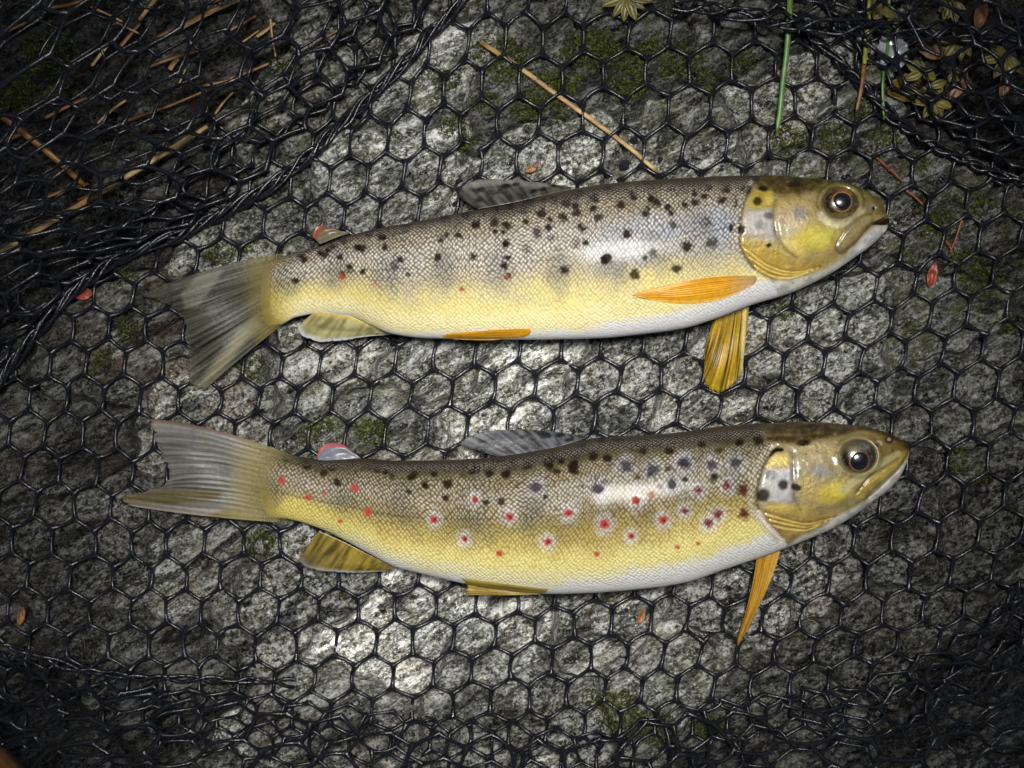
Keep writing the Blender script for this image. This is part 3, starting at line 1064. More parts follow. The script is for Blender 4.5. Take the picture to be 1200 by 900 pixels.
    for k in range(6):
        a = 3.2 * k
        H(p.line([(872 + a * .8, 288 + a * 1.6), (893 + a, 306 + a * 1.2), (925, 318 + a * .5), (962 - a, 313 + a * .4)], 1.5, 1.4) * .75, ('8e6512', 'ecd06a')[k % 2])
        p.dz += head * p.line([(872 + a * .8, 288 + a * 1.6), (893 + a, 306 + a * 1.2), (925, 318 + a * .5), (962 - a, 313 + a * .4)], 1.5, 2) * (-.25, .2)[k % 2]
    H(p.poly([(870, 345), (900, 330), (925, 329), (960, 320), (985, 306), (1000, 290), (1012, 277), (1044, 256), (1050, 290), (960, 345), (880, 375)], 4, 60), 'dcdad4')
    H(p.poly([(925, 329), (960, 317), (985, 303), (992, 308), (960, 332), (915, 340)], 5) * .6, 'cfcbb4')
    # crown and snout
    H(p.poly([(880, 195), (885, 216), (905, 226), (930, 228), (955, 226), (968, 214), (985, 212), (1010, 222), (1022, 236), (1030, 252), (1050, 250), (1040, 190)], 4, 80), '50421c')
    H(p.blob(1024, 240, 16, 13, 35, .4) * .8, '75622c')
    H(p.poly([(955, 214), (985, 208), (1012, 218), (1018, 240), (1005, 262), (975, 266), (958, 250), (952, 230)], 5, 50) * .85, '6a6130')
    H(p.line([(900, 207), (940, 210), (975, 212)], 5, 4) * .5, '33290f')
    # cheek
    H(p.blob(948, 235, 16, 11, -5, .3, .5, 3) * .85, 'a08a5a')
    H(p.blob(928, 262, 16, 20, 10, .3, .3, 4) * .7, 'b0a488')
    H(p.blob(938, 250, 11, 8, 20, .3, .4, 5) * .9, '726d66')
    H(p.blob(918, 256, 6, 8, 0, .3, .4, 6) * .6, '8a7560')
    H(p.blob(955, 280, 25, 15, -8, .35, .35, 7) * .95, 'c2b23e')
    H(p.blob(962, 277, 13, 9, 0, .3, .3, 8) * .8, 'd2c650')
    H(p.blob(930, 292, 16, 9, 25, .3, .4, 9) * .6, 'd6bf62')
    # gill cover plate
    H(p.poly([(876, 246), (905, 244), (909, 262), (911, 280), (896, 280), (870, 274), (869, 258)], 8), 'a8a49e')
    H(p.poly([(886, 222), (905, 226), (907, 243), (880, 245), (878, 236)], 3), 'ab9434')
    H(p.blob(893, 263, 8, 8, 0, .3, .3, 2) * .5, '86807c')
    H(p.blob(902, 230, 5, 8, 0, .3, .3, 2) * .7, 'cdb84e')
    pre = [(909, 233), (907, 250), (908, 266), (912, 280), (920, 292), (934, 302)]
    H(np.clip(fbm(x / 11, y / 11, 3, 60), 0, 1) * .5, 'a08a58'); H(np.clip(fbm(x / 5, y / 5, 2, 64) - .12, 0, 1) * .25, 'd8cfa0')
    H(p.line(pre, 2.0, 2.4) * .7, '5c5030'); p.dz += head * (p.line([(a - 5, b + 1) for a, b in pre], 6, 9) * .06 - p.line(pre, 2.4, 3.5) * .25)
    rim = [(890, 207), (881, 218), (874, 232), (869, 250), (866.5, 270), (867, 286), (873, 301), (884, 315)]
    p.lay(p.line([(a - 4, b + 1) for a, b in rim], 5, 3) * .75, 'b5ad98')
    p.lay(p.line(rim, 1.6, 2.4) * .8, '43361a')
    p.dz += .5 * head * (1 - p.poly([(895, 200), (905, 320), (1060, 300), (1060, 190)], 16)) - p.line([(a - 2.5, b) for a, b in rim], 5, 5) * .45
    spots(p, [(930, 216, 1), ], '1d130a', 5)
    H(p.blob(930, 216, 8.5, 3.2, -4, .55, .2), '1a1209')
    H(p.blob(894, 221, 6, 3.2, 5, .55, .2), '1a1209')
    spots(p, [(887.5, 236, 4.6), (875, 222, 5, .8), (900.5, 253, 4.6, .75), (889, 264, 4, .35), (869, 269, 4.6), (901, 287.5, 3), (885, 208, 4)], '1d1510', 4, 2, .6, .2)
    p.dz += head * (.35 * p.poly([(912, 232), (950, 232), (962, 262), (978, 292), (950, 303), (922, 292), (911, 270)], 5, 50) + .3 * p.poly([(872, 248), (903, 242), (908, 276), (870, 276)], 4)
                    + .12 * fbm(x / 9, y / 9, 3, 66))
    H(p.poly([(955, 262), (985, 268), (975, 285), (950, 285)], 8) * .25 * (1 + nf), '8c8440')
    for k in range(9):
        H(p.blob(925 + 10 * math.sin(k * 2.1) + 4 * k, 232 + 7 * math.cos(k * 1.7), 1.3, 1.3, 0, .4) * .6, '4a3c20')
    H(p.poly([(884, 205), (940, 206), (962, 214), (952, 226), (925, 230), (900, 228), (884, 220)], 7) * (.45 + .5 * nf), '33290f')
    # bone under the eye, upper jaw, lower jaw
    H(p.line([(962, 252), (970, 260), (982, 263), (996, 257), (1010, 246)], 7, 3) * .8, 'cdc2a0')
    for k in range(12):
        t_ = k / 11; bx = np.interp(t_, [0, .3, .6, 1], [961, 975, 992, 1010]); by = np.interp(t_, [0, .3, .6, 1], [257, 264, 260, 248])
        H(p.blob(bx, by, 1.7, 1.7, 0, .5) * .7, 'd2c69a')
    mxp = [(1022, 250), (1012, 252), (998, 262), (986, 277), (980, 290), (985, 296), (998, 287), (1012, 272), (1024, 258)]
    H(p.poly([(1022, 250), (1012, 252), (998, 262), (986, 277), (980, 290), (985, 296), (998, 287), (1012, 272), (1024, 258)], 1.6, 50), '86774e'); H(p.poly(mxp, 2, 50) * np.clip(fbm(x / 6, y / 6, 3, 70) + .1, 0, 1) * .7, '6a5c3c')
    H(p.line([(984, 291), (994, 279), (1008, 265), (1018, 256)], 4, 3) * .5, 'a2925e')
    mx = [(1021, 250), (1008, 254), (995, 265), (984, 280), (979, 291), (984, 297), (998, 288), (1013, 272), (1024, 258)]
    H(p.line(mx, 1.4, 2.0) * .7, '5f4e28'); H(p.line([(981, 283), (993, 268), (1008, 256)], 1.5, 2) * .5, '6c5a34')
    p.dz += head * (.45 * p.poly(mx, 4, 50) - .3 * p.line(mx, 2, 3))
    H(p.poly([(1024, 262), (1038, 255), (1045, 256), (1045, 263), (1034, 264)], 1.2), '2a2014')
    H(p.line([(1016, 267), (1024, 263), (1034, 263.5)], 1.6, 1.5) * .8, '5a4c30')
    p.dz -= head * p.poly([(1023, 262), (1040, 254), (1047, 256), (1046, 263)], 2) * 4
    H(p.line([(1030, 267), (1041, 265.5)], 3, 2) * .7, 'b7a98c')
    H(p.blob(1023, 243, 3.2, 4, 0, .5), '8c8a80'); H(p.blob(1024, 244, 1.8, 2.4, 0, .5), '241c10')
    p.dz -= head * p.blob(1024, 244, 2.6, 3, 0, .5) * .6
    p.lay(head * np.clip(nf - .35, 0, 1) * .6, '8c7340')
    # eye socket rim
    er = np.hypot((x - 985) / 24.5, (y - 236.5) / 21.5)
    p.dz += head * (.22 * np.exp(-((er - 1.0) / .16) ** 2) - .9 * (1 - sstep(.75, .98, er)))
    H((1 - sstep(.9, 1.45, er)) * .55, '5f5424'); H(np.exp(-((er - .98) / .06) ** 2) * .5, '8a7e4c')
    H(np.exp(-((er - 1.13) / .06) ** 2) * .5 * (y < 245), '3b3313')
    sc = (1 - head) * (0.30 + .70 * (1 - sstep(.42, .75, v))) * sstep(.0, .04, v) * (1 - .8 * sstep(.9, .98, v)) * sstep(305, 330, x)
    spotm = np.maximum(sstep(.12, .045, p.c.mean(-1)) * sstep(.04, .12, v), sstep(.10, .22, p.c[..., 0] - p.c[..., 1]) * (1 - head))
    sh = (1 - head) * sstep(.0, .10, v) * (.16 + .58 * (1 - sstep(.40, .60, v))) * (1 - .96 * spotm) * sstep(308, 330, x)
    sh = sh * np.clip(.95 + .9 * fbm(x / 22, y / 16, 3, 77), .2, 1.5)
    return sc * (1 - .5 * spotm), sh, spotm, head


zm = 0.0


def build_upper():
    f = Fish(F1_TOP, F1_BOT, 300, 1042, FT1, 890, 800)
    root = empty('trout', tuple(at(640, 310, Z0)), 'upper trout with dark spotted silvery flank, flat orange pectoral fin and slightly open mouth', 'fish', 'trout lying on the net')
    f.build('body', paint1, root)
    zp = 0.0075

    def cau(px, py, s, t):
        rm = raymix(s, t, 17, 3, .8)
        c = mixc('1e1e17', '66665a', rm)
        q = Paint(px, py, lin('000000')); q.c = c
        q.lay(q.poly([(212, 345), (232, 322), (262, 316), (250, 335), (232, 360), (218, 362)], 3) * .85, '8c8c7e')  # sky reflection painted as a grey patch on the upper lobe
        q.lay(q.poly([(240, 455), (262, 432), (288, 398), (310, 382), (300, 372), (280, 385), (250, 425), (232, 452)], 5) * .8, 'a39f80')
        q.lay(sstep(.36, .10, t), 'ab9c56')
        q.lay(sstep(.55, .1, t) * (1 - rm) * .5, '6c5c22')
        al = .86 - .62 * sstep(.15, .8, t) * (1 - rm) - .12 * sstep(.3, .9, t) - .2 * sstep(.75, 1, t)
        al = al - .35 * q.poly([(150, 340), (200, 335), (212, 365), (150, 370)], 4)
        return q.c, np.clip(al, .3, .97)
    fin('caudal_fin', root, [(350, 293), (338, 318), (334, 348), (344, 370)],
        [(164, 346), (196, 356), (214, 372), (220, 392), (221, 412), (222, 430), (222, 446), (240, 457)],
        [(244, 316), (254, 335), (262, 352), (265, 372), (268, 392), (277, 424)], zp, 0.0045, 17, cau, drape=True, over=f, fade=.42, nt=48)

    def dor(px, py, s, t):
        q = Paint(px, py, lin('4a4a3c')); q.c = mixc('1c1b16', '55544a', raymix(s, t, 12, 5, .9))
        q.lay(q.line([(545, 217), (590, 213), (640, 217)], 5, 4) * .6, '8b8b86')
        for k in range(18):
            a = random.uniform(548, 655); b = np.interp(a, [540, 670], [238, 220]) - random.uniform(0, 14)
            q.lay(q.blob(a, b, 5, 2.4, -12, .5) * .95, '0c0b09')
        return q.c, .85 - .25 * t * (1 - raymix(s, t, 12, 5, .9))
    zd = 0.0105
    fin('dorsal_fin', root, [(676, 220), (640, 228), (600, 238), (560, 245)], [(668, 219), (630, 213.5), (590, 210.5), (558, 211), (545, 217), (536, 229)], None, zd, 0.0075, 12, dor, .0003, .00006, wav=.0003)

    def adi(px, py, s, t):
        q = Paint(px, py, lin('6f6a52')); q.lay(sstep(.5, 1, t) * .9, '8a4a34'); q.lay(sstep(.55, .75, s) * sstep(.3, 1, t), 'a0523c')
        return q.c, np.full(px.shape, .93)
    fin('adipose_fin', root, [(412, 272), (395, 278), (375, 286)], [(400, 271), (382, 265.5), (371, 266), (366, 277)], None, 0.0075, 0.006, 5, adi, .0012, .0001)

    def pec(px, py, s, t):
        rm = raymix(s, t, 11, 6, .7)
        c = mixc('c27f08', 'eab02a', rm * .8)
        q = Paint(px, py, lin('000000')); q.c = c
        q.lay(sstep(.30, .0, t) * .85, 'a8926a')
        q.lay(sstep(.85, 1, s) * .5, 'f0cf78')
        return q.c, np.full(px.shape, .98)
    fin('pectoral_fin', root, [(886, 323.5), (886.5, 328), (883, 333)], [(746, 343.5), (743.5, 345.5), (747, 348)],
        [(818, 327), (815, 342), (822, 355)], 0, 0, 11, pec, .0003, .0002, fish=f, lift=.0005, wav=.0007)

    def pec2(px, py, s, t):
        rm = raymix(s, t, 13, 7, .9)
        q = Paint(px, py, lin('000000')); q.c = mixc('4a3a08', 'c09a24', rm)
        q.lay(q.line([(873, 358), (871, 400), (868, 450)], 3, 2) * .85, 'ddc98a')
        q.lay(sstep(.55, .9, t) * np.clip(.5 + pn(px / 6, py / 6, 4), 0, 1) * .7, '8a7410')
        return q.c, .92 - .45 * sstep(.2, .9, t) * (1 - rm)
    fin('pectoral_fin', root, [(838, 372), (856, 366), (878, 358)], [(825, 420), (829, 452), (845, 460), (860, 449), (870, 436)], [(829, 398), (842, 408), (850, 410), (862, 408), (874, 400)], 0.008, 0.004, 13, pec2, drape=True)

    def pel(px, py, s, t):
        rm = raymix(s, t, 8, 8, .7)
        return mixc('b97a0c', 'e3a626', rm), np.full(px.shape, .97)
    fin('pelvic_fin', root, [(621, 385), (622, 389), (616, 394)], [(524, 391), (519, 394), (524, 396.5)], [(575, 387), (574, 392), (575, 398.5)], 0.014, 0.0135, 8, pel, .0003, .00008, over=f, hug=True, wav=.0003)
    root_pel = root.children[-1] if root.children else None

    def ana(px, py, s, t):
        rm = raymix(s, t, 10, 9, .8)
        q = Paint(px, py, lin('000000')); q.c = mixc('75703f', 'b4ab78', rm)
        q.lay(sstep(.25, 0, t), 'cdb45c')
        q.lay(sstep(.78, 1, t) * .9, 'c8cad0')
        q.lay(q.line([(372, 383), (400, 386), (435, 387)], 3, 4) * .6, '4b4626')
        return q.c, .96 - .1 * t
    fin('anal_fin', root, [(368, 366), (404, 368), (434, 381), (460, 390)], [(349, 382), (352, 391), (368, 399), (395, 399.5), (425, 395), (458, 392)], None, 0.0085, 0.006, 10, ana, wav=.0006, amp=.00015)

    def iris(x, y, r):
        d = np.hypot(x - 986.5, y - 236.5); n_ = fbm(x / 4, y / 4, 2, 3)
        q = Paint(x, y, lin('44331a'))
        q.lay(q.blob(972, 238, 9, 12, 0, .4), '1d120c')
        q.lay(q.blob(992, 222, 12, 5, 15, .2) * .8, '8a5a18')
        q.lay(q.blob(1003, 232, 5, 12, 0, .3) * .8, '3a2810')
        q.lay(q.blob(990, 254, 14, 5, 0, .3) * .7, '7b6a48')
        q.lay(np.clip(n_ * 1.6, 0, 1) * .7, '1c1208'); q.lay(np.clip(-n_ * 1.6 - .2, 0, 1) * .6, '8a6c34')
        q.lay(sstep(.80, .98, r) * .6, '585030')
        q.lay(np.exp(-((d - 11.3) / .9) ** 2) * np.clip(.75 + .8 * n_, 0, 1), '9c7436')
        q.lay(sstep(10.8, 10, d), '050506')
        return q.c
    eye(root, f, 985, 237, 20.5, 18, 9, 986, 236.5, 9.6, iris)
    return f, root


# ---- lower trout
F2_TOP = [(298, 540), (310, 526), (330, 531), (355, 538), (380, 540), (425, 538), (460, 540.5), (500, 540), (550, 538), (600, 533), (640, 526), (675, 518), (700, 513), (750, 510),
          (800, 506), (850, 499), (900, 496), (950, 494.5), (987, 497), (1012, 500), (1037, 506), (1057, 515.5), (1064, 522), (1067, 529)]
F2_BOT = [(298, 590), (310, 608), (330, 610), (370, 621), (405, 637), (430, 650), (463, 666), (500, 675), (540, 684), (575, 690), (625, 695), (650, 696), (700, 694), (750, 690), (800, 683),
          (850, 667), (887, 655), (920, 643), (950, 631), (975, 620), (1000, 605), (1025, 587), (1045, 571), (1055, 560), (1062, 546), (1067, 532)]
FT2 = [(298, .10), (330, .26), (400, .38), (500, .46), (650, .50), (850, .50), (950, .52), (1030, .60), (1067, .5)]


def paint2(p, v):
    x, y = p.x, p.y
    nz = fbm(x / 40, y / 30, 3, 42); nf = fbm(x / 7, y / 7, 2, 43)
    vv = v + .04 * nz
    p.c[:] = lin('383022')
    p.lay(sstep(.06, .22, vv), '75694a')
    p.lay(sstep(.18, .36, vv), '968a70')
    p.lay(sstep(.22, .34, vv) * (1 - sstep(.42, .52, vv)) * sstep(520, 640, x) * .7, '9c978e')
    lat = .50 - .05 * sstep(650, 780, x) + .0 * x
    mo = .06 * fbm(x / 24, y / 30, 3, 46)
    p.lay(sstep(lat - .24, lat + .08, vv + mo), '8c7d48')
    p.lay(sstep(lat - .06, lat + .26, vv + mo + .03 * nf) * .9, 'c0ab58')
    p.lay(sstep(lat + .14, lat + .34, vv + mo + .03 * nf) * .9, 'dccf80')
    p.lay(sstep(.80, .92, vv), 'dcd4a6')
    wb = .96 - .09 * sstep(600, 860, x)
    p.lay(sstep(wb - .05, wb + .03, vv), 'd9d7d0')
    p.lay(sstep(450, 330, x) * sstep(.35, .7, vv), 'c9b75c')
    p.lay(sstep(470, 360, x) * sstep(.2, .4, vv) * (1 - sstep(.5, .65, vv)) * .6, '9e9484')
    for k, (a, b, rx, ry, m_) in enumerate([(320, 578, 14, 18, .55), (405, 582, 18, 22, .35), (470, 586, 18, 26, .45), (555, 600, 24, 34, .4), (622, 596, 18, 26, .5), (712, 592, 18, 26, .5),
                                            (752, 602, 16, 26, .4), (800, 570, 20, 28, .35), (860, 560, 16, 22, .4)]):
        p.lay(p.blob(a, b, rx, ry, 0, .15, .5, k) * m_ * 1.2, '575444')
    p.lay(p.poly([(640, 640), (655, 600), (690, 580), (740, 570), (782, 572), (800, 600), (770, 640), (700, 650)], 12) * .35, '8a7338')
    p.lay(p.line([(330, 578), (400, 592), (480, 606), (560, 608), (640, 605), (760, 592), (885, 566)], 1.3, 1.2) * .5, '453b2a')
    G = (900, 0)
    black = O2(500, 480, 4, (35, 300, 3.4), (98, 348, 4.6), (170, 310, 4, .4), (230, 275), (295, 298), (370, 300, 5), (165, 262, 3.4, .7), (470, 260, 5), (570, 252, 5), (630, 237, 3.6), (725, 178, 5),
               (700, 215, 4, .4), (780, 213, 5), (845, 228, 5), (683, 270, 5.6), (820, 145, 3.6), (890, 150, 4), (1015, 187, 4.4), (1135, 192, 4.8), (430, 350, 4, .45), (400, 245, 3), (340, 245, 3)) \
        + O2(800, 480, 4, (88, 160, 4), (155, 130, 4, .7), (265, 155, 4), (355, 140, 5.5), (205, 115, 3.4, .6)) + [(395, 565, 4.6), (335, 537, 3.4), (452, 553, 3), (480, 560, 3)]
    grey = O2(500, 480, 4, (935, 268, 6.6), (1060, 283, 6.2), (512, 365, 7), (803, 370, 7), (1150, 350, 6.6), (1195, 250, 5)) + O2(800, 480, 4, (10, 250, 5.4), (138, 260, 6), (250, 250, 6))
    for k, q in enumerate(grey):
        p.lay(p.blob(q[0], q[1], 13, 12, 0, .25, .5, k) * .5, 'b9b9bd')
    sr = np.random.default_rng(15)
    for k in range(38):
        a = sr.uniform(350, 870); tb = np.interp(a, *np.array(F2_TOP).T); hb = np.interp(a, *np.array(F2_BOT).T) - tb
        black.append((a, tb + hb * (.05 + .30 * sr.uniform(0, 1) ** 1.2), sr.uniform(2.6, 4.2), sr.uniform(.6, .95)))
    spots(p, black, '120b08', 4.4, 21, .62, .45)
    spots(p, grey, '2e2930', 6, 25, .5, .4)
    red = O2(500, 480, 4, (35, 515, 5), (225, 422, 4.4), (178, 605, 4.6), (390, 503, 5.2), (568, 620, 5), (663, 485, 6), (835, 535, 6), (983, 428, 5.6), (957, 592, 4.6), (1110, 518, 5.6)) \
        + O2(800, 480, 4, (72, 378, 5.2), (208, 355, 5.4), (10, 475, 5), (165, 490, 5.6), (120, 530, 5.6))
    for k, q in enumerate(red):
        p.lay(p.blob(q[0], q[1], q[2] * 2.0, q[2] * 2.2, 0, .1, .4, k) * .62, 'd2d2d6')
    spots(p, [(a_, b_, c_ * .80) for a_, b_, c_ in red[:10]], 'a02418', 5, 31, .6, .5)
    spots(p, [(a_, b_, c_ * .86) for a_, b_, c_ in red[10:]], '701818', 5, 31, .55, .6)
    for k, q in enumerate(red):
        p.lay(p.blob(q[0] + .8, q[1] + .5, 1.8, 2.2, 0, .4, .6, k) * .8, '48100c')
    spots(p, O2(800, 480, 4, (285, 378, 6), (288, 488, 5)), '471016', 5, 35, .5, .6)
    spots(p, O2(500, 480, 4, (340, 677, 3), (797, 677, 2.8), (1175, 645, 2.8), (1055, 400, 4, .4)) + [(585, 648, 2.6), (818, 637, 2.6), (330, 562.5, 3.8), (362, 582.5, 4), (415, 572, 4), (431, 600, 4), (399, 611, 2.6), (380, 577, 2)],
          'b04038', 3, 37)
    for k in range(60):
        a = random.uniform(340, 880); b = np.interp(a, *np.array(F2_TOP).T) + random.uniform(4, 16)
        p.lay(p.blob(a, b, random.uniform(1.2, 2.6), None, 0, .4, .5, k % 5) * .6, '20160e')
    rim = [(912, 524), (903, 532), (895, 545), (890, 560), (887, 578), (888, 594), (895, 606), (905, 617), (917, 630)]
    HP = [(900, 490), (897, 512), (905, 525), (895, 545), (889, 562), (887, 580), (888, 596), (896, 608), (907, 620), (920, 634), (925, 660), (1085, 560), (1085, 480)]
    head = p.poly(HP, 2.0, 90); head = head + (p.poly(HP, 10, 90) - head) * (1 - sstep(510, 528, y))
    H = lambda m, c: p.lay(m * head, c)
    H(head, '8c7e50')
    H(p.poly([(890, 598), (920, 590), (950, 600), (985, 600), (960, 620), (925, 636), (905, 618)], 7), '9c8440')
    for k in range(6):
        a = 3.4 * k
        L_ = [(896 + a * .6, 600 + a), (915 + a, 606 + a * .9), (945, 613 + a * .5), (978 - a, 606 + a * .5)]
        H(p.line(L_, 1.6, 1.5) * .75, ('86610f', 'e6cb70')[k % 2]); p.dz += head * p.line(L_, 1.6, 2) * (-.25, .2)[k % 2]
    H(p.poly([(915, 655), (925, 637), (955, 622), (985, 603), (1010, 590), (1030, 570), (1046, 555), (1058, 542), (1067, 530), (1075, 560), (960, 650)], 3, 60), 'cfccc2')
    # crown
    H(p.poly([(890, 485), (893, 512), (915, 519), (950, 516), (985, 510), (1010, 505), (1040, 512), (1060, 528), (1080, 515), (1060, 485)], 3, 60), '463a20')
    H(p.line([(895, 509), (930, 510), (965, 507)], 2, 2.5) * .5, '7a6a44')
    H(p.line([(900, 503), (940, 501), (985, 503)], 3, 3) * .5, '2a2110')
    H(p.poly([(1020, 508), (1045, 512), (1062, 525), (1060, 536), (1045, 540), (1030, 532), (1020, 522)], 4, 40) * .9, '70591c')
    H(p.line([(1030, 506), (1050, 513), (1064, 524)], 5, 4) * .7, '30260f')
    # cheek
    H(p.blob(958, 530, 17, 12, 0, .3, .4, 3) * .85, 'a8946c')
    H(p.blob(962, 552, 15, 9, 8, .3, .4, 4) * .9, '77736c')
    H(p.blob(930, 545, 10, 18, 0, .3, .4, 5) * .7, '9c9484')
    H(p.blob(955, 577, 20, 15, 0, .3, .4, 6) * .7, 'ad9650')
    H(p.blob(980, 577, 19, 13, -18, .35, .3, 7) * .95, 'bba634')
    H(p.blob(984, 575, 10, 8, 0, .3, .3, 8) * .7, 'cdbd4c')
    H(p.blob(940, 597, 15, 8, 15, .3, .4, 8) * .6, 'b8a250')
    # gill plate
    H(p.poly([(895, 552), (915, 545), (929, 548), (930, 588), (912, 592), (895, 590), (890, 572)], 9), 'a9a7a6')
    H(p.blob(913, 540, 13, 9, 0, .35, .3, 1), 'b9a04a'); H(p.blob(910, 538, 6, 5, 0, .3) * .8, 'd8c77c')
    H(p.blob(912, 594, 16, 6, 10, .3, .3, 2) * .8, 'c8ac4c')
    pre = [(930, 530), (929, 548), (930, 568), (932, 585), (938, 598)]
    H(np.clip(fbm(x / 11, y / 11, 3, 60), 0, 1) * .5, '94805a'); H(np.clip(fbm(x / 5, y / 5, 2, 64) - .12, 0, 1) * .25, 'd4c8a0')
    H(p.line(pre, 1.8, 2.4) * .65, '5e5232'); p.dz += head * (-p.line(pre, 2.4, 3.5) * .25 + p.line([(a - 5, b) for a, b in pre], 6, 9) * .06)
    p.lay(p.line([(a - 6, b + 1) for a, b in rim], 8, 3) * .8, 'b0a88e')
    p.lay(p.line([(a - 3, b) for a, b in rim], 2.2, 1.8) * .6, '8d8048')
    p.lay(p.line(rim[:7], 1.8, 2.4) * .8, '382c18')
    p.lay(p.line([(889, 600), (897, 612), (908, 622), (916, 631)], 4.5, 2) * .9, 'd9cbc0')
    p.lay(p.line([(898, 609), (908, 619), (918, 630)], 1.6, 1.4) * .8, '8a6a2a')
    p.dz += .5 * head * (1 - p.poly([(916, 520), (920, 640), (1085, 560), (1085, 480)], 16)) - p.line([(a - 2.5, b) for a, b in rim], 5, 5) * .45
    H(p.line([(902, 533), (908, 528), (916, 527)], 4, 2), '16110e')
    H(p.blob(942, 519, 9, 4, -8, .55, .2), '1b140e'); H(p.blob(900, 514, 4, 2, 0, .5), '1b140e'); H(p.blob(950, 499, 6, 2, 0, .5) * .8, '1b140e')
    spots(p, [(902.5, 557, 5, .6), (917.5, 568, 5, .9), (933, 571, 5), (894, 580, 6.5), (935, 552, 3, .6)], '15100e', 4, 5, .65, .15)
    p.dz += head * (.35 * p.poly([(932, 535), (960, 530), (978, 552), (1000, 575), (975, 596), (945, 598), (934, 575)], 5, 50) + .3 * p.poly([(893, 552), (928, 546), (930, 588), (892, 590)], 4)
                    + .12 * fbm(x / 9, y / 9, 3, 66))
    for k in range(9):
        H(p.blob(945 + 10 * math.sin(k * 2.1) + 4 * k, 526 + 6 * math.cos(k * 1.7), 1.3, 1.3, 0, .4) * .6, '4a3c20')
    H(p.poly([(893, 500), (950, 497), (1000, 502), (985, 513), (940, 519), (905, 520)], 6) * (.5 + .5 * nf), '2c220f')
    # jaws
    H(p.line([(1052, 533), (1035, 543), (1018, 553), (1000, 565), (988, 574)], 8, 3) * .9, 'b5aa78')
    H(p.line([(1060, 535), (1046, 546), (1026, 562), (1008, 580)], 8, 3) * .85, 'a6923e')
    H(p.line([(1054, 537), (1035, 549), (1018, 560), (1006, 575)], 1.5, 2.4) * .6, '51430f')
    H(p.line([(1066, 529), (1056, 545), (1040, 562), (1018, 582), (1003, 590)], 1.8, 1.8) * .8, '6b5c2a')
    p.dz += head * (-.6 * p.line([(1066, 529), (1056, 545), (1040, 562), (1018, 582)], 2.4, 2.4) - .4 * p.line([(1054, 537), (1035, 549), (1018, 560), (1004, 578)], 2, 2)
                    + .4 * p.line([(1056, 541), (1038, 556), (1018, 572)], 7, 4))
    H(p.blob(1042, 515, 5, 4.5, 20, .5), '231a0c'); H(p.blob(1042, 515, 2.2, 2.2, 0, .5), '9a8a80'); H(p.blob(1030, 519, 4, 2.6, 35, .5), 'a9a898'); H(p.blob(1028, 521, 2, 2, 35, .5), '2b2212')
    p.dz -= head * p.blob(1042, 515, 3.4, 3.4, 0, .5) * .5
    p.lay(head * np.clip(nf - .35, 0, 1) * .6, '8c7340')
    er = np.hypot((x - 1006) / 24.5, (y - 534.5) / 22.5)
    p.dz += head * (.22 * np.exp(-((er - 1.0) / .16) ** 2) - .9 * (1 - sstep(.75, .98, er)))
    H((1 - sstep(.9, 1.35, er)) * .4, '5a4c22'); H(np.exp(-((er - .99) / .06) ** 2) * .35, '7d7752')
    H(np.exp(-((er - 1.14) / .06) ** 2) * .5, '665a30')
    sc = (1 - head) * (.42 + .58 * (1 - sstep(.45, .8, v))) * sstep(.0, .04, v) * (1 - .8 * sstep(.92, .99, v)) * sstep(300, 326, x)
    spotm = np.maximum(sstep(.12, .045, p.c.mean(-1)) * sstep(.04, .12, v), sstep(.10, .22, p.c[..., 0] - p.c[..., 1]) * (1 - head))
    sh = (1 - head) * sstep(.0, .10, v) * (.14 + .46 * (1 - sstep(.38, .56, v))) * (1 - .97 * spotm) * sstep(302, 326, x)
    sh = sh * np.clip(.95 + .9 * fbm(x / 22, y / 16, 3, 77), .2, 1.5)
    return sc * (1 - .5 * spotm), sh, spotm, head


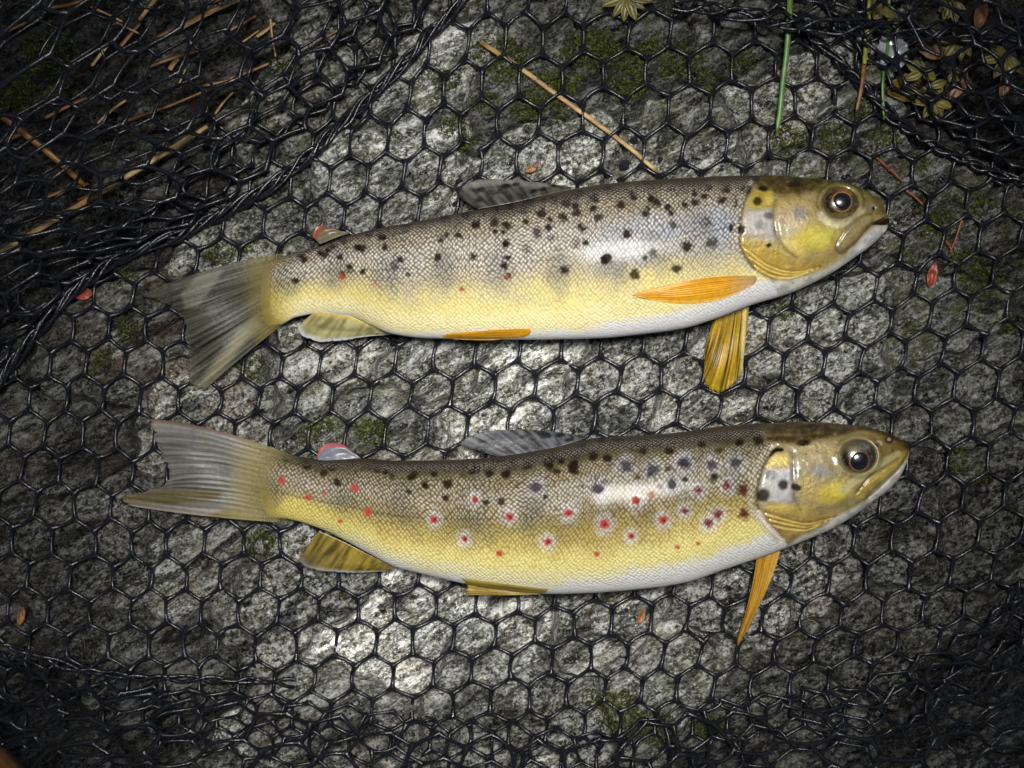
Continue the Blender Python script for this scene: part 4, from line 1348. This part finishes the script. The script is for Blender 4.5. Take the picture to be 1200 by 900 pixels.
def build_lower():
    f = Fish(F2_TOP, F2_BOT, 298, 1067, FT2, 905, 800)
    root = empty('trout', tuple(at(640, 600, Z0)), 'lower trout with red spots ringed in white and closed mouth', 'fish', 'trout lying on the net')
    f.build('body', paint2, root)

    def cau(px, py, s, t):
        rm = raymix(s, t, 17, 3, .8)
        q = Paint(px, py, lin('000000')); q.c = mixc('4c4a40', '83807a', .25 + .75 * rm)  # grey ray colour with the wet sky sheen mixed in
        q.lay(q.poly([(185, 540), (200, 535), (270, 542), (270, 572), (205, 572)], 5) * (1 - rm) * .75, '33322e')
        q.lay(q.poly([(140, 580), (190, 574), (262, 575), (255, 585), (200, 592), (150, 590)], 3) * .9, '5e5228')
        q.lay(q.poly([(150, 588), (200, 596), (300, 598), (300, 612), (150, 606)], 3) * .8, '94897c')
        q.lay(q.poly([(240, 606), (262, 597), (290, 600), (300, 612)], 2) * .8, '6a5a26')
        q.lay(sstep(.04, 0, s) * .7, '7d4438')
        q.lay(q.line([(226, 500), (227, 525)], 3, 2) * .5, '5b5f66')
        q.lay(sstep(.45, .12, t), 'b3a66c')
        q.lay(sstep(.5, .1, t) * (1 - rm) * .3, '6c5c22')
        return q.c, np.clip(.93 - .46 * sstep(.3, 1, t) * (1 - rm) - .08 * t, .4, .98)
    fin('caudal_fin', root, [(358, 539), (334, 556), (332, 590), (350, 614)],
        [(174, 491), (181, 510), (191, 534), (198, 552), (194, 566), (172, 576), (144, 585), (152, 593)],
        [(252, 504), (252, 535), (252, 555), (250, 573), (238, 590), (236, 604.5)], 0.0075, 0.0045, 17, cau, drape=True, over=f, fade=.42, nt=48)

    def dor(px, py, s, t):
        q = Paint(px, py, lin('000000')); q.c = mixc('222326', '63656a', raymix(s, t, 12, 5, .9))
        for k in range(16):
            a = random.uniform(560, 668); b = np.interp(a, [540, 680], [532, 516]) - random.uniform(0, 14)
            q.lay(q.blob(a, b, 5.5, 2.3, -8, .5) * .95, '0c0b0d')
        return q.c, .85 - .25 * t * (1 - raymix(s, t, 12, 5, .9))
    fin('dorsal_fin', root, [(686, 514), (655, 523), (620, 531), (587, 536)], [(684, 511), (650, 506), (605, 503.5), (562, 507), (545, 514), (536, 521)], None, 0.0105, 0.0075, 12, dor, .0003, .00006, wav=.0003)

    def adi(px, py, s, t):
        q = Paint(px, py, lin('7a7c84')); q.lay(sstep(.72, .95, t), 'b04a4a'); q.lay(sstep(.3, 0, s) * .6, '5c584c')
        return q.c, np.full(px.shape, .93)
    fin('adipose_fin', root, [(424, 538), (400, 541), (374, 541)], [(414, 529), (402, 521), (387, 519.5), (375, 526), (371, 537)], None, 0.0075, 0.0065, 5, adi, .0012, .0001)

    def pec(px, py, s, t):
        rm = raymix(s, t, 9, 6, .8)
        q = Paint(px, py, lin('000000')); q.c = mixc('8a6010', 'cf9c34', rm)
        q.lay(sstep(.22, .0, t) * .8, 'b79a72'); q.lay(sstep(.5, .9, s) * .5, 'd2aa50')
        return q.c, .98 - .25 * sstep(.6, 1, t)
    fin('pectoral_fin', root, [(889, 630), (900, 628), (917, 631)], [(863.5, 751), (865, 755.5), (868, 752)], [(881, 688), (889, 690), (901, 686)], 0.0135, 0.005, 9, pec, .0008, .0003)

    def pel(px, py, s, t):
        rm = raymix(s, t, 8, 8, .8)
        q = Paint(px, py, lin('000000')); q.c = mixc('73601a', 'b3973c', rm); q.lay(sstep(.25, 0, s) * .7, 'd6c26a')
        return q.c, .96 - .15 * t
    fin('pelvic_fin', root, [(642, 690), (641, 693), (634, 696)], [(540, 677), (548, 688), (545, 697)], [(592, 684), (592, 690), (592, 697.5)], 0.0135, 0.012, 8, pel, .0003, .0001, over=f, hug=True, wav=.0003)

    def ana(px, py, s, t):
        rm = raymix(s, t, 10, 9, .9)
        q = Paint(px, py, lin('000000')); q.c = mixc('4e4214', '9a8436', rm)
        q.lay(sstep(.85, 1, t) * .8, 'b9bcc0'); q.lay(sstep(.4, 0, s) * sstep(.4, 1, t) * .6, '6c6a54')
        return q.c, .95 - .35 * sstep(.2, 1, t) * (1 - .5 * rm) - .2 * sstep(.3, 1, t) * sstep(.5, 0, s)
    fin('anal_fin', root, [(374, 622), (405, 636), (432, 650), (463, 666)], [(349, 657), (358, 664), (385, 669.5), (415, 671), (458, 669)], None, 0.0085, 0.006, 10, ana, wav=.0006, amp=.00015)

    def iris(x, y, r):
        d = np.hypot((x - 1007), y - 540.5); n_ = fbm(x / 4, y / 4, 2, 3)
        q = Paint(x, y, lin('2b2016'))
        q.lay(q.blob(1004, 522, 17, 8, 0, .3) * .7, '4c4634')
        q.lay(q.blob(1000, 526, 9, 4, -10, .3) * .45, '8a7c50')
        q.lay(q.blob(1013, 524, 7, 4, 10, .3) * .35, '7c8084')
        q.lay(q.blob(990, 540, 6, 10, 0, .4) * .9, '120c0a')
        q.lay(q.blob(1023, 533, 4, 14, 0, .4) * .8, '241a10')
        q.lay(q.line([(985, 515), (1003, 511), (1020, 516)], 3, 2) * .8, '3b2c12')
        q.lay(np.clip(n_ * 1.5, 0, 1) * .6, '150e08'); q.lay(np.clip(-n_ * 1.6 - .2, 0, 1) * .4, '7d7452')
        q.lay(sstep(.84, .98, r) * .7, '5d563e')
        q.lay(np.exp(-((d - 11.2) / .9) ** 2) * np.clip(.75 + .8 * n_, 0, 1), '8a5a34')
        q.lay(sstep(10.8, 10, d), '050506')
        return q.c
    eye(root, f, 1006, 534.5, 20.5, 19, 9, 1006.5, 539.5, 9.5, iris)
    return f, root


build_upper()
build_lower()

# ---------------------------------------------------------------- stalks, needles, grass
M_STRAW = mat_plain('dry_straw', lin('75572c'), lin('bb9a62'), 300, 0.5, 0.3, 0.0003, (.1, 1, 1))
M_ORANGE = mat_plain('orange_straw', lin('4a2a0e'), lin('94601f'), 300, 0.45, 0.3, 0.0003, (.1, 1, 1))
M_RED = mat_plain('red_needle', lin('5a2410'), lin('9a4a22'), 300, 0.45, 0.2, 0.0003)
M_GREEN = mat_plain('green_blade', lin('2f5a18'), lin('5f8630'), 300, 0.4, 0.2, 0.0003)
M_OLGREEN = mat_plain('olive_blade', lin('5a6a18'), lin('9a9a3a'), 300, 0.4, 0.2, 0.0003)


def blade(name, label, cat, pts, wpx, mat, z=0.003, group=None, flat=0.35, ends=(0.85, 0.6), on_bed=True):
    c = cr(pts, 24)
    u = np.linspace(0, 1, 24)
    zz = (bed(c[:, 0], c[:, 1]) if on_bed else 0) + z + 0.0004 * pn(u * 4, u * 0 + pts[0][0], 3)
    P = at(c[:, 0], c[:, 1], zz)
    prof = np.interp(u, [0, .04, .93, 1], [ends[0], 1, .9, ends[1]]) * (1 + .12 * pn(u * 12, u * 0 + pts[0][1], 4))
    V, F = tubes(P[None], (wpx * PXM * 0.5 * prof)[None], 8, flat)
    caps = [[0, 1, 2, 3], [0, 3, 4, 7], [4, 5, 6, 7]]
    e = 23 * 8
    F = np.r_[F, np.array(caps), np.array(caps)[:, ::-1] + e]
    o = mesh(name, V, F, mat, None, origin=P[12])
    return tag(o, label, cat, group)


blade('dry_stalk', 'long tan stalk slanting across the stones above the upper trout', 'stalk', [(563, 49), (610, 80), (655, 113), (700, 145), (740, 175), (773, 204)], 6, M_STRAW, .0016)
blade('dry_stalk', 'longest tan stalk running up from the left edge under the net', 'stalk', [(-6, 300), (40, 272), (90, 242), (150, 206), (200, 175), (243, 148)], 7, M_STRAW, .008)
blade('dry_stalk', 'thick orange stalk slanting down from the left edge', 'stalk', [(-8, 128), (30, 158), (60, 182), (100, 218)], 8, M_ORANGE, .006)
G_ = 'dry stalks tangled under the folded net'
LITTER = [
    'broad orange stalk beside a longer tan one near the top edge',
    'thin tan stalk lying along the broad orange one near the top edge',
    'short orange stalk right of the crossed tan and orange pair',
    'bright orange stalk below the bent tan pair of stalks',
    'orange stalk left of the broad orange one near the top edge',
    'orange stalk in the big raised mesh cell near the upper left',
    'tan stalk just right of the orange one in the raised mesh cell',
    'long orange brown stalk just above the longest tan stalk',
    'orange stalk running on from the end of the long orange brown one',
    'orange stalk just below the broad orange and tan pair',
    'tan stalk near the top edge, left of the orange litter',
    'tan stalk end meeting an orange bit at the upper left',
    'steep orange stalk bit below the small tan stalk end',
    'orange stalk crossing just above the longest tan stalk at left',
    'orange stalk touching the longest tan stalk at left',
    'orange bit at the lower end of the thick orange stalk',
    'rusty stalk touching the top edge at upper left',
    'rusty stalk bit nearest the upper left corner',
    'tan stalk forming the upper arm of a bent pair',
    'thin tan stalk forming the lower arm of a bent pair',
    'tan stalk bit right above the end of the longest tan stalk',
    'steep tan stalk bit beside the raised mesh cell at upper left',
    'orange bit at the left edge under the thick orange stalk',
    'orange bit at the left edge above the start of the longest tan stalk',
    'rusty red stalk near the seam cord at the top',
    'tan stalk reaching the top edge left of the crossed pair',
    'thin tan stalk left of the bent pair',
    'stubby tan bit below the crossed orange and tan stalks',
    'tiny tan bit beneath the stubby tan one',
    'orange stalk end leaving the frame at the top edge',
]
for k, (a, b, w_, m_) in enumerate([((195, 38), (245, 14), 8, 1), ((218, 32), (272, 5), 4, 0), ((270, 35), (297, 20), 6, 1), ((275, 90), (308, 77), 6, 1), ((160, 62), (190, 45), 7, 1),
                                    ((60, 135), (95, 118), 7, 1), ((120, 140), (142, 122), 6, 0), ((165, 135), (235, 108), 6, 1), ((240, 100), (270, 93), 6, 1), ((185, 75), (225, 62), 6, 1),
                                    ((110, 10), (140, 24), 5, 0), ((140, 28), (158, 37), 5, 0), ((145, 50), (160, 32), 7, 1), ((55, 232), (95, 218), 7, 1), ((100, 230), (130, 215), 6, 1),
                                    ((80, 200), (98, 215), 7, 1), ((62, 8), (92, 2), 8, 1), ((12, 35), (28, 28), 6, 1), ((305, 40), (318, 30), 8, 0), ((318, 30), (322, 58), 4, 0),
                                    ((255, 130), (270, 112), 6, 0), ((112, 72), (135, 45), 7, 0), ((0, 165), (22, 158), 8, 1), ((0, 250), (15, 243), 8, 1), ((373, 50), (392, 38), 5, 1),
                                    ((168, 18), (182, 0), 8, 0), ((280, 52), (300, 38), 4, 0), ((200, 80), (208, 70), 8, 0), ((210, 98), (216, 84), 4, 0), ((250, 0), (268, -8), 8, 1)]):
    ex = random.uniform(.15, .55)
    dx_, dy_ = (b[0] - a[0]) * ex, (b[1] - a[1]) * ex
    a = (a[0] - dx_ * .6, a[1] - dy_ * .6); b = (b[0] + dx_ * .6, b[1] + dy_ * .6); w_ = w_ * random.uniform(.45, .8)
    mid_ = ((a[0] + b[0]) / 2 + random.uniform(-1.5, 1.5), (a[1] + b[1]) / 2 + random.uniform(-1.5, 1.5))
    blade('dry_stalk', LITTER[k], 'stalk', [a, mid_, b], w_, (M_STRAW, M_ORANGE)[m_], .002 + .0008 * (k % 4), G_)
blade('grass_blade', 'tall bright green grass blade standing above the upper trout head', 'grass blade', [(926, -8), (925, 20), (922, 60), (917, 100), (914, 132), (910, 156)], 7, M_GREEN, .006, None, .35, (1, .2))
blade('grass_blade', 'olive and orange grass blade right of the bright green one', 'grass blade', [(1020, -8), (1016, 40), (1013, 75)], 6, M_OLGREEN, .006, None, .35, (1, .8))
blade('dry_stalk', 'thin orange stalk below the olive grass blade at upper right', 'stalk', [(1013, 72), (1010, 100), (1004, 130)], 5, M_ORANGE, .005)
blade('grass_blade', 'short green grass blade beside the pale grey scrap', 'grass blade', [(1042, -4), (1040, 60), (1035, 90), (1036, 140)], 4, M_GREEN, .004, None, .35, (1, .5))
for (a, b, l_) in [((1027, 185), (1058, 213), 'thin red pine needle above the upper trout eye'), ((1062, 223), (1082, 240), 'short red needle in front of the upper trout snout'),
                   ((1113, 297), (1127, 257), 'red brown needle standing up beside the red leaf scrap'), ((1108, 282), (1116, 296), 'tiny red needle forming a v with a longer one')]:
    blade('pine_needle', l_, 'needle', [a, ((a[0] + b[0]) / 2 + 1, (a[1] + b[1]) / 2), b], 2.6, M_RED, .0022, None, .8)

# ---------------------------------------------------------------- leaves and scraps
M_YEL = mat_plain('yellow_leaf', lin('403a0e'), lin('746a20'), 260, 0.4, 0.3, 0.0004)
M_BRN = mat_plain('brown_leaf', lin('3f2408'), lin('80521a'), 200, 0.45, 0.4, 0.0006)
M_RST = mat_plain('red_scrap', lin('5a1c10'), lin('9a4028'), 300, 0.4, 0.4, 0.0005)
M_PALE = mat_plain('pale_scrap', lin('6a6c74'), lin('b0b2b8'), 150, 0.2, 0.4, 0.0006, coat=.6)
M_BLK = mat_plain('black_pebble', (.006, .006, .006), (.02, .02, .022), 400, 0.15, 0.2, 0.0003, coat=.6)


def leaf_geo(cx, cy, ln, wd, ang, z, curl=.25, rag=.0, seed=0, n=14, m=7):
    """a thin lens-shaped blade with a midrib fold, closed with a little thickness"""
    u = np.linspace(0, 1, n)[:, None]; v = np.linspace(-1, 1, m)[None]
    wv = wd * np.sin(np.pi * np.clip(u, .02, .985)) ** .7 * (1 - .25 * u)
    wv = wv * (1 + rag * pn(u * 9, v * 2 + seed, seed))
    a = R(ang)
    X = u * ln + 0 * v; Y = v * wv
    px = cx + X * math.cos(a) - Y * math.sin(a); py = cy - X * math.sin(a) - Y * math.cos(a)
    zz = z + (np.abs(v) * wd * curl - .5 * curl * wd * (u - .3) ** 2 * 4 + rag * wd * pn(u * 4, v * 2, seed + 3)) * PXM
    P = at(px, py, zz + bed(px, py))
    V = np.r_[P.reshape(-1, 3), (P - (0, 0, .00025)).reshape(-1, 3)]
    f = grid_faces(n, m); nv = n * m
    rim = np.r_[np.arange(m), np.arange(1, n) * m + m - 1, (n - 1) * m + np.arange(m - 2, -1, -1), np.arange(n - 2, 0, -1) * m]
    r2 = np.roll(rim, -1)
    return V, np.r_[f, f[:, ::-1] + nv, np.stack([rim, r2, r2 + nv, rim + nv], -1)]


def sprig(name, label, cat, cx, cy, angs, ln, wd, mat, z=.003, group=None):
    o = empty(name, tuple(at(cx, cy, z)), label, cat, group)
    for k, a in enumerate(angs):
        V, F = leaf_geo(cx, cy, ln * random.uniform(.8, 1.15), wd * random.uniform(.85, 1.1), a, z + .0003 * k, .3, .1, k)
        mesh('leaf', V, F, mat, o)
    return o


def scrap(name, label, cat, cx, cy, ln, wd, ang, mat, z=.002, rag=.35, seed=1, group=None):
    a = R(ang)
    V, F = leaf_geo(cx - ln / 2 * math.cos(a), cy + ln / 2 * math.sin(a), ln, wd, ang, z, .2, rag, seed, 22, 9)
    return tag(mesh(name, V, F, mat, None, origin=V.mean(0)), label, cat, group)


sprig('moss_sprig', 'yellow green leafy sprig at the top edge above the upper trout', 'sprig', 735, -4, [200, 235, 262, 290, 325, 350], 28, 6.5, M_YEL, .004)
sprig('moss_sprig', 'yellow star of narrow leaves low in the upper right leaf litter', 'sprig', 1096, 118, [70, 130, 185, 235, 262, 295, 340], 24, 6.5, M_YEL, .004)
sprig('moss_sprig', 'drooping yellow leaf cluster in the middle of the upper right litter', 'sprig', 1126, 45, [190, 230, 270, 300, 345], 28, 7.2, M_YEL, .004)
sprig('moss_sprig', 'yellow leaf cluster touching the top edge at upper right', 'sprig', 1118, 2, [210, 240, 275, 310, 170], 25, 7.2, M_YEL, .004)
sprig('moss_sprig', 'olive leaf cluster nearest the right edge at upper right', 'sprig', 1182, 66, [150, 190, 235, 270, 310], 32, 7.2, M_YEL, .004)
sprig('moss_sprig', 'pair of yellow leaves on the broad olive brown leaf', 'sprig', 1082, 84, [120, 150, 205, 330], 21, 7.2, M_YEL, .0055)
sprig('moss_sprig', 'yellow leaves beside the olive grass blade at the top edge', 'sprig', 1034, 10, [150, 185, 230, 330], 17, 7.2, M_YEL, .004)
sprig('moss_sprig', 'small yellow sprig between two brown leaves at upper right', 'sprig', 1110, 95, [20, 40, 200], 23, 5.8, M_YEL, .005)
scrap('dead_leaf', 'broad olive brown dead leaf under the upper right net', 'leaf', 1068, 102, 58, 19, 10, mat_plain('olive_leaf', lin('3a2c08'), lin('75601c'), 200, 0.4, 0.4, 0.0006), .002, .15, 3)
scrap('dead_leaf', 'rusty brown dead leaf above the broad olive one', 'leaf', 1092, 58, 40, 13, 165, M_BRN, .0025, .2, 4)
scrap('dead_leaf', 'brown dead leaf stub at the top right of the litter', 'leaf', 1150, 15, 40, 9, 75, M_BRN, .0025, .2, 5)
scrap('dead_leaf', 'upright rust coloured leaf near the right edge', 'leaf', 1178, 95, 50, 7, 80, M_BRN, .003, .2, 6)
scrap('dead_leaf', 'brown leaf right of the yellow star of leaves', 'leaf', 1122, 98, 42, 14, 60, M_BRN, .002, .2, 7)
scrap('leaf_scrap', 'pale grey shiny scrap under the net at upper right', 'scrap', 1046, 58, 52, 21, 100, M_PALE, .0035, .35, 8)
scrap('leaf_scrap', 'red leaf scrap on lichen right of the upper trout', 'scrap', 1093, 322, 30, 7, 75, M_RST, .0018, .4, 9)
scrap('leaf_scrap', 'rounded orange leaf scrap left of the upper trout tail', 'scrap', 97, 344, 24, 9, 5, M_RST, .002, .2, 10)
scrap('leaf_scrap', 'small tan flake on the stone just above the upper trout dorsal fin', 'scrap', 623, 197, 17, 5, 28, M_ORANGE, .0018, .25, 11)
scrap('leaf_scrap', 'forked orange scrap near the left edge below the lower trout tail', 'scrap', 25, 722, 22, 5, 75, M_ORANGE, .003, .35, 12)
scrap('leaf_scrap', 'brown oval flake on pale stone below the lower trout belly', 'scrap', 752, 722, 20, 5, 70, M_ORANGE, .0016, .2, 13)


def pebble(label, px, py, r):
    nr, na = 9, 18
    t = np.linspace(0.02, np.pi, nr)[:, None]; a = np.linspace(0, 2 * np.pi, na, endpoint=False)[None]
    c = at(px, py, float(rock_h(px, py)) + r * PXM * .25)
    d = 1 + .08 * pn(np.cos(a) * 2 + t, np.sin(a) * 2 + px, 3)
    V = c + np.stack([np.sin(t) * np.cos(a) * d, np.sin(t) * np.sin(a) * d, .7 * np.cos(t) + 0 * a], -1) * r * PXM
    tag(mesh('black_pebble', V.reshape(-1, 3), grid_faces(nr, na, True), M_BLK, None, origin=c), label, 'pebble')


pebble('largest round black bead on pale stone above the upper trout back', 733, 195, 8)
pebble('round black bead beside the end of the long tan stalk', 743, 165, 5)
pebble('small black bead on the pale green stone right of the largest one', 774, 188, 4)
pebble('upper of two black beads at the tip of the upper dorsal fin', 538, 213, 4.5)
pebble('black bead under the tip of the upper dorsal fin', 535, 240, 5)
pebble('black bead on cream stone touching the upper trout back', 511, 248, 4.5)

# ---------------------------------------------------------------- moss (one mass of tiny blades)
MOSS = [(585, 55, 18), (665, 95, 18), (700, 50, 20), (770, 55, 18), (835, 95, 14), (560, 60, 12), (660, 135, 12), (1010, 130, 14), (1075, 190, 12), (258, 297, 15), (285, 290, 8), (150, 322, 12), (440, 507, 19), (424, 500, 10), (530, 150, 16), (545, 168, 12), (600, 75, 26), (640, 105, 26), (690, 60, 30), (740, 70, 22), (800, 75, 26),
        (735, 100, 22), (620, 130, 18), (570, 120, 16), (462, 157, 6), (525, 95, 14), (870, 75, 16), (925, 165, 20), (975, 160, 17), (1040, 160, 16), (918, 362, 15), (1130, 305, 16), (1150, 330, 22),
        (1125, 540, 18), (1150, 557, 10), (1180, 380, 12), (1100, 262, 20), (1140, 240, 18), (303, 637, 18), (375, 500, 14), (295, 428, 18), (725, 832, 26), (765, 850, 26), (700, 818, 14), (832, 852, 18),
        (120, 420, 14), (105, 440, 8), (150, 385, 12), (330, 75, 12), (350, 125, 10), (905, 500, 10), (350, 560, 8), (1060, 300, 12), (880, 250, 6), (20, 110, 25), (60, 60, 30), (70, 110, 20)]
mv, mf, mc = [], [], []
for (x, y, r) in MOSS:
    nb = int(r * r * 1.5)
    a = rng.uniform(0, 2 * np.pi, nb); q = r * np.sqrt(rng.uniform(0, 1, nb)) * (1 + .35 * pn(np.cos(a) * 2 + x, np.sin(a) * 2 + y, 3))
    px, py = x + q * np.cos(a) * 1.1, y + q * np.sin(a) * .85
    keep = fbm(px / 9, py / 9, 2, 33) > -.18
    px, py = px[keep], py[keep]
    h = rock_h(px, py)
    B = at(px, py, h - .0002)
    nb = len(px)
    d = rng.uniform(0, 2 * np.pi, nb); ln = rng.uniform(.0006, .0019, nb)
    ti = B + np.stack([np.cos(d) * ln * .8, np.sin(d) * ln * .8, ln], -1)
    wv = np.stack([-np.sin(d), np.cos(d), 0 * d], -1) * .00028
    o0 = sum(len(v_) for v_ in mv)
    mv.append(np.stack([B - wv, B + wv, ti], 1).reshape(-1, 3)); mf.append(np.arange(nb * 3).reshape(-1, 3) + o0)
    cc = mixc(mixc('161b08', '3c4512', rng.uniform(0, 1, nb)), '666f28', (rng.uniform(0, 1, nb) > .8) * 1.0)
    mc.append(np.repeat(cc, 3, 0))
tm = NT('moss')
tm.l(tm.attr('Col').outputs['Color'], tm.b.inputs['Base Color'])
tm.set(Roughness=.6)
moss = mesh('moss', np.concatenate(mv), np.concatenate(mf), tm.m, None, {'Col': np.concatenate(mc)}, smooth=False)
tag(moss, 'green and dark moss tufts growing on the rock slabs', 'moss', kind='stuff')

# ---------------------------------------------------------------- unseen leafy canopy, added so its gap lights the middle and shades the edges
M_LEAF = mat_plain('shade_leaf', lin('2c3a18'), lin('4d6128'), 40, 0.5, 0.2, 0.001)
M_BARK = mat_plain('shade_bark', lin('2a2118'), lin('5a4a38'), 40, 0.8, 0.6, 0.002)
shade_canopy = empty('added_shade_canopy', (0.05, 1.25, 0.0), 'unseen leafy canopy added above the net to shade its edges', 'shade_canopy')  # out of view, added only to block light round the edges
stems = []
for k in range(11):
    a_ = R(-120 + 24 * k + random.uniform(-6, 6)); q0 = np.array((0.05 + random.uniform(-.06, .06), 1.25 + random.uniform(-.05, .05), -.02))
    rad_ = random.uniform(.8, 1.3)
    tx_, ty_ = .05 + 1.15 * math.sin(a_) * rad_ * .9, 0.1 + .9 * math.cos(a_) * rad_
    if k < 3 or k > 7: tx_, ty_ = (.75 + .1 * k % 3) * (1 if k > 7 else -1), -.5 + .25 * (k % 4)
    stems.append(cr([q0, q0 * .8 + np.array((tx_, ty_, .95)) * .2 + np.array((0, 0, .35)), np.array((tx_ * .6, (ty_ + 1.0) * .5, .92)), np.array((tx_, ty_, .84))], 30))
V, F = tubes(np.array(stems), np.linspace(.018, .004, 30)[None] * np.ones((11, 1)), 8)
mesh('shade_trunk', V, F, M_BARK, shade_canopy)
NL = 15000
lr = np.random.default_rng(5)
ang = lr.uniform(0, 2 * np.pi, NL * 3); rad = 1.25 * np.sqrt(lr.uniform(0, 1, NL * 3)); lz = lr.uniform(.70, 1.0, NL * 3)
lx, ly = rad * np.cos(ang), rad * np.sin(ang) + .25
tn_ = 1 / math.tan(SUN_EL)
gx_, gy_ = lx - lz * tn_ * math.sin(SUN_AZ), ly - lz * tn_ * math.cos(SUN_AZ)     # where a leaf's shade falls
gap_ = np.hypot((gx_ - .008) / .147, (gy_ - .002) / .116)  # oval gap cut along the sun so the outer parts fall dark
keep = (gap_ > 1.0 + .12 * fbm(np.cos(np.arctan2(gy_, gx_)) * 2, np.sin(np.arctan2(gy_, gx_)) * 2, 2, 7))
keep &= ~((np.hypot(lx, ly) < .12) & (lz < .8))
lx, ly, lz = lx[keep][:NL], ly[keep][:NL], lz[keep][:NL]
nl = len(lx)
a_ = lr.uniform(0, 2 * np.pi, nl); tl = lr.uniform(-.5, .5, (nl, 2)); L_ = lr.uniform(.035, .06, nl)
d1 = np.stack([np.cos(a_), np.sin(a_), tl[:, 0]], -1) * L_[:, None]; d2 = np.stack([-np.sin(a_), np.cos(a_), tl[:, 1]], -1) * (L_ * .3)[:, None]
c_ = np.stack([lx, ly, lz], -1)
LV = np.stack([c_ - d1 * .5, c_ - d1 * .1 + d2, c_ - d1 * .1 - d2, c_ + d1 * .25 + d2 * .7, c_ + d1 * .25 - d2 * .7, c_ + d1 * .5 - (0, 0, .004)], 1)
LF = np.array([[0, 2, 1], [1, 2, 4], [1, 4, 3], [3, 4, 5]])
lo = mesh('leaves', LV.reshape(-1, 3), (LF[None] + (np.arange(nl) * 6)[:, None, None]).reshape(-1, 3), M_LEAF, shade_canopy, smooth=False)
lo['kind'] = 'stuff'

for o in ROOTS:
    if '_org' in o: del o['_org']
